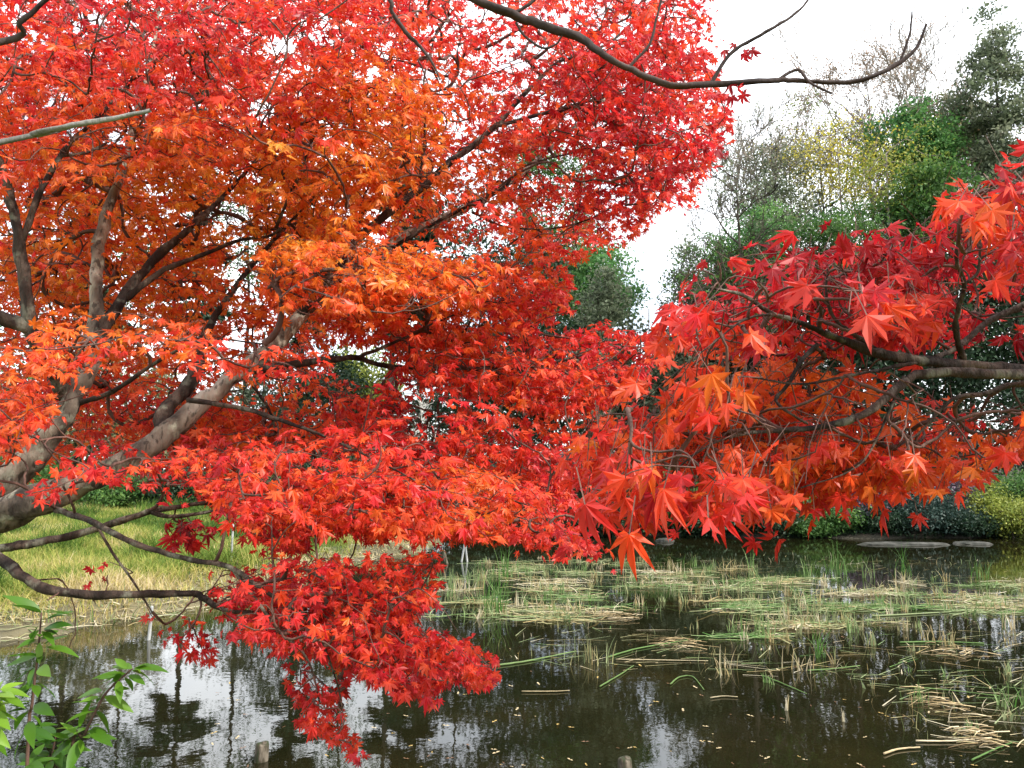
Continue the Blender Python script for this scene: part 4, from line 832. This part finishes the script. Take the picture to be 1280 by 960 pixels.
def stump(label, px, py, thick, hpx, lean=0):
    p = onz(px, py, 0); d = proj(p)[2]; r = thick/2*d/F; h = hpx*d/F; m = MB(); n = 14; an = np.linspace(0, 6.283, n, endpoint=False)
    rows = []
    for z, k in [(-.4, 1), (0, 1.02), (h*.5, 1), (h*.85, .97), (h*.97, .86), (h, .5), (h*.97, .02)]:
        rr = r*k*(1+.06*np.sin(3*an+1)+.03*np.sin(7*an)); rows.append(np.stack([p[0]+rr*np.cos(an)+lean*z, p[1]+rr*np.sin(an), np.full(n, z)+.006*np.sin(2*an)*(k < .9)], -1))
    i = np.arange(6)[:, None]*n; k = np.arange(n)[None]; Q = np.stack([i+k, i+(k+1) % n, i+n+(k+1) % n, i+n+k], -1)
    m.add(np.vstack(rows), Q, .5, 0, True); tag(m.build('wooden_post', M['post'], loc=tuple(p)), label, 'post')
stump('mossy cut post rising from the bright reflection at lower left', 326, 951, 17, 22, .05)
stump('dark cut post at the bottom middle of the pond', 781, 972, 18, 24)

# ------------------------------------------------------------------ reeds
BED = [(556, 712), (600, 702), (700, 696), (800, 700), (860, 706), (940, 712), (1000, 718), (1100, 724), (1300, 726), (1300, 772), (1180, 768), (1100, 778), (1060, 800), (980, 806), (900, 800), (940, 775), (860, 755), (800, 760), (760, 768), (720, 785), (660, 770), (600, 778), (560, 745)]
def inpx(n, poly):
    P = np.array(poly, float); lo, hi = P.min(0), P.max(0); o = []
    while len(o) < n:
        q = lo+(hi-lo)*rng.random((n, 2)); o += list(q[inpoly(q[:, 0], q[:, 1], poly)])
    return np.array(o[:n])
def reed_bed():
    mb = MB(); mats = [M['reed']]
    C0 = inpx(100, BED)
    for cx, cy in C0:
        k = .6+(cy-690)/110; w_ = rng.uniform(14, 62)*k; hh = rng.uniform(1., 4.)*k
        base = rng.choice([.25, .4, .52, .72, .9], p=[.2, .25, .23, .2, .12]); n = int(w_*rng.uniform(.4, 1.2)); m = int(w_*rng.uniform(.2, .85))
        o = rng.normal(0, 1, (n+m, 2))*[w_*.5, hh*.6]+[cx, cy]; B = onz(o[:, 0], o[:, 1])
        b = B[:n].copy(); b[:, 2] -= .03; hm = rng.uniform(.10, .32)
        blades(mb, b, hm*rng.uniform(.35, 1.1, n), rng.uniform(.008, .02, n), rng.uniform(.05, 1.0, n)**1.5, base+rng.normal(0, .13, n))
        lying(mb, B[n:], (.10, .8), (.004, .014), base+.06+rng.normal(0, .17, m), .3, .045)
    C0 = np.vstack([inpx(200, BED), inpx(22, [(860, 780), (1280, 770), (1280, 930), (1100, 900), (880, 840)])])
    for cx, cy in C0:                                   # cut stubs standing in tight bundles
        p = onz(cx, cy); n = rng.integers(5, 13); b = p+rng.normal(0, 1, (n, 3))*np.array([.035, .03, 0]); b[:, 2] = -.03
        base = rng.choice([.3, .5, .7, .9]); hm = rng.uniform(.09, .30)
        blades(mb, b, hm*rng.uniform(.55, 1.1, n), rng.uniform(.012, .026, n), rng.uniform(.02, .5, n), base+rng.normal(0, .1, n))
    o = mb.build('reed_bed', mats); setting(o, 'stuff'); o['label'] = 'broken pale reeds and stubble matted across the middle of the pond'; o['category'] = 'reeds'
    mb = MB()
    for poly, n in [([(880, 800), (1060, 800), (1120, 780), (1280, 790), (1280, 930), (1150, 930), (1050, 850), (900, 850)], 280), ([(600, 780), (900, 790), (900, 850), (640, 830)], 110), ([(560, 740), (700, 690), (1280, 700), (1280, 730), (700, 705)], 260)]:
        q = inpx(n, poly); B = onz(q[:, 0], q[:, 1]); m = len(B)//2
        b = B[:m].copy(); b[:, 2] -= .02; blades(mb, b, rng.uniform(.04, .2, m), rng.uniform(.005, .012, m), rng.uniform(.1, 1.2, m), rng.normal(.65, .2, m))
        B = B[m:]; n2 = len(B); a = rng.normal(0, .6, n2); L_ = rng.uniform(.1, .5, n2); d = np.stack([np.cos(a), np.sin(a), 0*a], -1)*L_[:, None]; sx = np.stack([-np.sin(a), np.cos(a), 0*a], -1)*.007; z = np.array([0, 0, .006])
        V = np.stack([B+z-sx, B+z+sx, B+z+d+sx*.3+[0, 0, .01], B+z+d-sx*.3+[0, 0, .01]], 1); mb.add(V, np.arange(n2*4).reshape(-1, 4), np.clip(rng.normal(.6, .25, n2), 0, 1))
    o = mb.build('reed_litter', mats); setting(o, 'stuff'); o['label'] = 'loose bits of reed scattered on the open water'; o['category'] = 'reeds'
reed_bed()
def reed_clump(label, px, py, hpx, n, tint, spread=8, lean=(.02, .5), group=None):
    p = onz(px, py); s = p[1]/F; mb = MB(); B = p+rng.normal(0, 1, (n, 3))*np.array([spread*s, spread*s*.8, 0]); B[:, 2] = -.05
    h = hpx*s*rng.uniform(.5, 1.05, n)+.05; blades(mb, B, h, rng.uniform(.009, .016, n)*(.7+p[1]/22), rng.uniform(*lean, n), np.clip(tint+rng.normal(0, .1, n), 0, 1), seg=4)
    tag(mb.build('reed_clump', M['reed'], loc=tuple(p)), label, 'reeds', group)
for a in [
    ('tall bright green reed clump near the left end of the reed bed', 622, 765, 70, 34, .08, 9),
    ('upright green reeds behind the left of the reed bed', 632, 722, 42, 16, .1, 7),
    ('yellowish reed clump at the left end of the reed bed', 560, 735, 32, 20, .4, 8),
    ('pale green reed clump right of the leaning stakes', 590, 730, 30, 18, .35, 8),
    ('tall thin green reeds fanning out below the bright rounded bush', 1046, 718, 48, 16, .15, 6),
    ('tall green reeds standing alone toward the right of the far water', 1126, 720, 46, 16, .1, 5),
    ('small green reeds left of the fanning reeds', 1013, 722, 30, 12, .2, 5),
    ('thin reeds in the dark water below the mossy boulder', 935, 712, 34, 9, .25, 5),
    ('thin reeds left of centre in the dark far water', 867, 708, 20, 9, .3, 5),
    ('thin green reeds at the right edge of the pond', 1228, 722, 34, 12, .2, 7),
    ('thin reeds just left of the standing green reeds', 1086, 722, 30, 8, .35, 5),
    ('tallest tan reed stalk tuft in the reed bed', 1121, 742, 36, 9, .8, 4),
    ('bright green tuft in open water below the reed bed', 1021, 822, 44, 18, .05, 5),
    ('yellow green tuft left of the bright green tuft', 957, 795, 38, 26, .32, 9),
    ('small green tuft left of the yellow green tuft', 927, 790, 28, 12, .25, 4),
    ('pale straw tuft standing beside the long floating stem', 742, 828, 34, 30, .6, 14),
    ('straw tuft on the floating raft at right', 1178, 802, 22, 22, .75, 12),
    ('bent brown tuft at the right end of the reed bed', 1262, 786, 34, 14, .85, 7),
    ('brown broken stalks below the yellow green tuft', 905, 835, 28, 12, .85, 6),
    ('brown broken stalks left of the bright green tuft', 1000, 838, 26, 14, .85, 8),
    ('single tan stub right of the bright green tuft', 1042, 830, 24, 5, .85, 2),
    ('yellow tuft poking through the right of the reed bed', 1135, 762, 34, 20, .45, 10),
    ('green blades leaning over near the right bottom debris', 1150, 880, 30, 12, .2, 12),
    ('grassy green tuft at right edge above the debris heap', 1268, 880, 36, 16, .3, 10),
    ('curled pale stalk in the open dark water', 984, 888, 22, 5, .95, 2),
    ('second curled pale stalk right of the first in open water', 1056, 902, 20, 5, .95, 2)]:
    reed_clump(*a)
def stem(label, pts, thick, tint=.3, mat='reed', name='floating_stem', z=.012):
    P = np.array([onz(a, b, z) for a, b in pts]); m = MB(); d = P[0][1]; r = thick*.23*d/F
    C, R = catmull(P, np.linspace(r, r*.6, len(P)), 6); C[1:-1, :2] += rng.normal(0, r*.8, (len(C)-2, 2))*.3; m.tube(C, R, 6, tint, lump=.03)
    tag(m.build(name, M[mat], loc=tuple(P[0])), label, 'reed stem')
stem('long pale green stem floating right of the hanging red leaves', [(618, 832), (660, 826), (720, 814)], 6, .3)
stem('long green stem running right from the pale straw tuft', [(758, 822), (800, 810), (860, 800)], 5, .2)
stem('thin straight tan stem lying across the water below the straw tuft', [(652, 864), (690, 864), (712, 863)], 3, .85)
stem('thin tan stem right of the straw tuft', [(770, 824), (830, 825), (885, 826)], 3, .9)
stem('green stem slanting up from the straw tuft to the right', [(750, 858), (775, 843), (792, 832)], 4, .25)
stem('arched green blade lying at the middle of the pond', [(838, 855), (850, 846), (866, 846), (880, 862)], 4, .25)
stem('straight green stem slanting below the brown stalks', [(955, 845), (980, 855), (1008, 867)], 4, .2)
stem('long pale floating stem under the reed bed at right', [(1090, 770), (1150, 767), (1230, 762)], 5, .45)
stem('thick pale stem at the right edge of the reed bed', [(1160, 762), (1220, 764), (1300, 768)], 6, .4)
stem('green stem in the raft of the straw tuft at right', [(1125, 803), (1170, 802), (1230, 804)], 5, .2)
stem('pale stem lying left of the yellow green tuft', [(890, 762), (920, 761), (960, 764)], 6, .95, 'reed_dead')
stem('green stems pointing right above the debris heap', [(1130, 858), (1180, 862), (1250, 870)], 4, .25)
stem('long tan stem sticking out left of the debris heap', [(1145, 926), (1190, 926), (1240, 922)], 5, .8, 'reed_dead')
stem('green stem slanting below the debris heap', [(1215, 950), (1240, 938), (1265, 928)], 5, .15)
stem('dead tan stem left of the debris heap', [(1105, 942), (1125, 936), (1150, 934)], 6, .6, 'reed_dead')
stem('short pale stem floating left of the brown stalks', [(888, 872), (905, 870), (922, 871)], 3, .9)
stem('green stem across the middle of the open water at right', [(1010, 838), (1040, 836), (1075, 832)], 4, .25)
def raft(label, px, py, wpx, n, name='reed_debris'):
    p = onz(px, py); s = p[1]/F; mb = MB(); R = wpx*s/2
    for i in range(int(n*.75)):
        a = rng.normal(0, .55); c0 = p+np.array([rng.normal(0, R*.42), rng.normal(0, R*.5), rng.uniform(.004, .05)]); Lh = rng.uniform(.1, .5)*R; d = np.array([math.cos(a), math.sin(a), rng.normal(0, .08)])
        P = np.array([c0-d*Lh, c0+[0, 0, .01], c0+d*Lh]); P[:, 2] = np.maximum(P[:, 2], .003); mb.tube(P, rng.uniform(.0015, .005), 4, rng.random()*.8)
    tag(mb.build(name, M['reed_dead'], loc=tuple(p)), label, 'reed debris')
raft('large heap of dead tan reeds floating at the lower right', 1225, 925, 90, 50)
raft('pale flattened reed raft at the front left of the reed bed', 765, 771, 80, 46)
raft('grey straw raft right of the pale flattened one', 850, 806, 70, 40)
raft('straw raft between the two green tufts', 985, 782, 60, 40)
raft('brown raft below the straight floating stems at right', 1170, 882, 80, 36)
raft('thin straw raft at right edge below the reed bed', 1195, 815, 90, 30)
# leaves floating on the water: three kinds, copied
def float_leaf(tint, L_=.05, w_=.02):
    V = [(-L_, 0, .006), (-L_*.3, w_, .010), (0, 0, .007), (-L_*.3, -w_, .010), (L_, 0, .014), (L_*.35, w_*.9, .012), (L_*.35, -w_*.9, .012)]
    m = MB(); m.add(V, [(0, 3, 2, 1), (2, 6, 4, 5), (1, 2, 5, 1), (3, 6, 2, 3)][:2], tint); return m.build('fallen_leaf', M['float'])
lk = [(float_leaf(.12), 'brown fallen leaf floating on the dark pond', 'brown leaves floating on the pond'), (float_leaf(.7), 'yellow fallen leaf floating on the dark pond', 'yellow leaves floating on the pond'), (float_leaf(.97), 'pale cream fallen leaf floating on the dark pond', 'pale leaves floating on the pond')]
first = [True]*3
for i in range(200):
    k = int(rng.choice(3, p=[.3, .35, .35]))
    while True:
        px, py = rng.uniform(250, 1270), 960-230*rng.random()**1.3
        if not (px < 600 and py < 850): break
    o = lk[k][0] if first[k] else copy_tree(lk[k][0]); first[k] = False
    p = onz(px, py, 0); o.location = p; o.rotation_euler = (0, 0, rng.uniform(0, 6.28)); sc = rng.uniform(.22, .7); o.scale = (sc, sc, 1)
    tag(o, lk[k][1], 'leaf', lk[k][2])

# ------------------------------------------------------------------ leafy saplings at the lower left
def lance(L_, w_, fold=.25, curl=.3):
    V = []; n = 6
    for j in range(n+1):
        t = j/n; k = math.sin(math.pi*min(1, t**.8))*w_*(1 if t < 1 else 0); z = -curl*L_*t*t
        V += [(-k, t*L_, z+k*fold), (0, t*L_, z), (k, t*L_, z+k*fold)]
    Q = []
    for j in range(n): a = 3*j; Q += [(a, a+1, a+4, a+3), (a+1, a+2, a+5, a+4)]
    return np.array(V), np.array(Q)
def sapling(label, pts, leaves, tint=.4, Lf=.062, name='leafy_sapling', extra=34):
    """pts: stem in photo pixels with depth; leaves: (px,py of attachment, px,py of tip, length scale)"""
    P = [at(*p) for p in pts]; f = P[0]+np.array([rng.normal(0, .03), .0, 0]); f[2] = height(f[0], f[1])-.03
    r = thing(name, label, 'plant', (float(f[0]), float(f[1]), float(f[2]+.03)))
    P = np.array([f, (f+P[0])/2+[.01, .01, 0]]+P); m = MB(); C, R = catmull(P, np.linspace(.0035, .0011, len(P)), 5); m.tube(C, R, 6); m.build('stem', M['twig'], r)
    mb = MB(); vs = [lance(1, .15, .3, .12), lance(1, .14, .2, .3), lance(1, .16, .35, .05)]
    d0 = pts[0][2]
    for (ax, ay, tx, ty, dd) in leaves:
        A = at(ax, ay, d0); A = C[np.argmin(((C-A)**2).sum(1))]; d = proj(A)[2]; T = at(tx, ty, d+dd); f_ = T-A; Ln = np.linalg.norm(f_); Ln_ = Ln
        V, Q = vs[rng.integers(3)]; f_ = f_/Ln; Ln = min(Ln, .058); A = A if Ln_ < .065 else A+f_*(Ln_-.06)*.3; nn = np.array([rng.normal(0, .3), -.55+rng.normal(0, .25), 1.]); X = nrm(np.cross(f_, nn)); Z = np.cross(X, f_)
        mb.add(A+Ln*(V[:, :1]*X+V[:, 1:2]*f_+V[:, 2:]*Z), Q, np.clip(tint+rng.normal(0, .18), 0, 1), 0, True)
    for _ in range(extra):
        A = C[rng.integers(len(C)//3, len(C))]; f_ = nrm(np.array([rng.normal(0, 1), rng.normal(0, .8), rng.normal(.05, .35)])); Ln = rng.uniform(.026, .046)
        V, Q = vs[rng.integers(3)]; nn = np.array([rng.normal(0, .4), -.3+rng.normal(0, .3), 1.]); X = nrm(np.cross(f_, nn)); Z = np.cross(X, f_); A = A+f_*.006
        mb.add(A+Ln*(V[:, :1]*X+V[:, 1:2]*f_+V[:, 2:]*Z), Q, np.clip(tint+rng.normal(0, .18), 0, 1), 0, True)
    mb.build('foliage', M['shrub'], r)
D1 = 1.15
sapling('tallest green sapling with paired pointed leaves at the lower left', [(34, 955, D1), (40, 880, D1), (47, 820, D1), (52, 766, D1)],
        [(52, 766, 5, 735, -.02), (52, 766, 6, 752, -.05), (52, 768, 82, 756, .03), (52, 785, 100, 774, -.03), (51, 790, 32, 790, .05), (49, 800, 75, 798, .02), (48, 810, 120, 808, -.02), (46, 815, 8, 818, -.05), (45, 825, 6, 832, 0), (46, 830, 70, 850, -.1), (42, 850, 15, 870, -.03), (42, 860, 80, 862, .05), (40, 880, 72, 895, -.05), (38, 890, 6, 905, .04), (38, 900, 35, 952, -.12), (36, 915, 70, 925, 0), (35, 930, 5, 945, 0), (36, 940, 60, 965, -.05)], .3)
sapling('leaning sapling with a thin stem and pale leaves right of the tallest one', [(88, 962, 1.2), (105, 920, 1.2), (130, 870, 1.2), (158, 842, 1.2), (166, 836, 1.2)],
        [(166, 836, 215, 827, -.02), (166, 836, 136, 825, .02), (164, 840, 205, 846, .05), (160, 842, 118, 838, -.03), (155, 846, 130, 858, .02), (150, 850, 150, 878, -.03), (135, 862, 75, 872, .03), (132, 866, 168, 890, 0), (122, 885, 82, 898, -.05), (118, 893, 150, 915, .03), (110, 910, 60, 925, 0), (108, 915, 148, 935, -.04), (98, 935, 60, 950, 0), (95, 945, 125, 968, 0), (100, 930, 80, 975, -.06)], .45)
sapling('light green sprig cut by the left edge at the bottom', [(-30, 965, 1.1), (-25, 920, 1.1), (-15, 880, 1.1), (0, 862, 1.1)],
        [(0, 862, 38, 868, 0), (0, 862, 30, 852, .03), (-5, 870, 36, 885, -.02), (-8, 875, 22, 900, .03), (-15, 885, 18, 915, -.03), (-20, 900, 14, 935, 0), (-22, 915, 22, 950, .03), (-25, 935, 16, 972, 0)], .85)
sapling('low dark green shrub below the two saplings at the bottom edge', [(60, 985, 1.25), (62, 965, 1.25), (66, 940, 1.25), (70, 920, 1.25)],
        [(70, 920, 100, 905, 0), (70, 920, 46, 905, .03), (68, 930, 115, 935, -.02), (66, 935, 30, 925, .02), (64, 945, 105, 960, .02), (62, 950, 20, 955, -.02), (62, 960, 90, 985, 0), (61, 965, 30, 985, .02)], .15, extra=34)
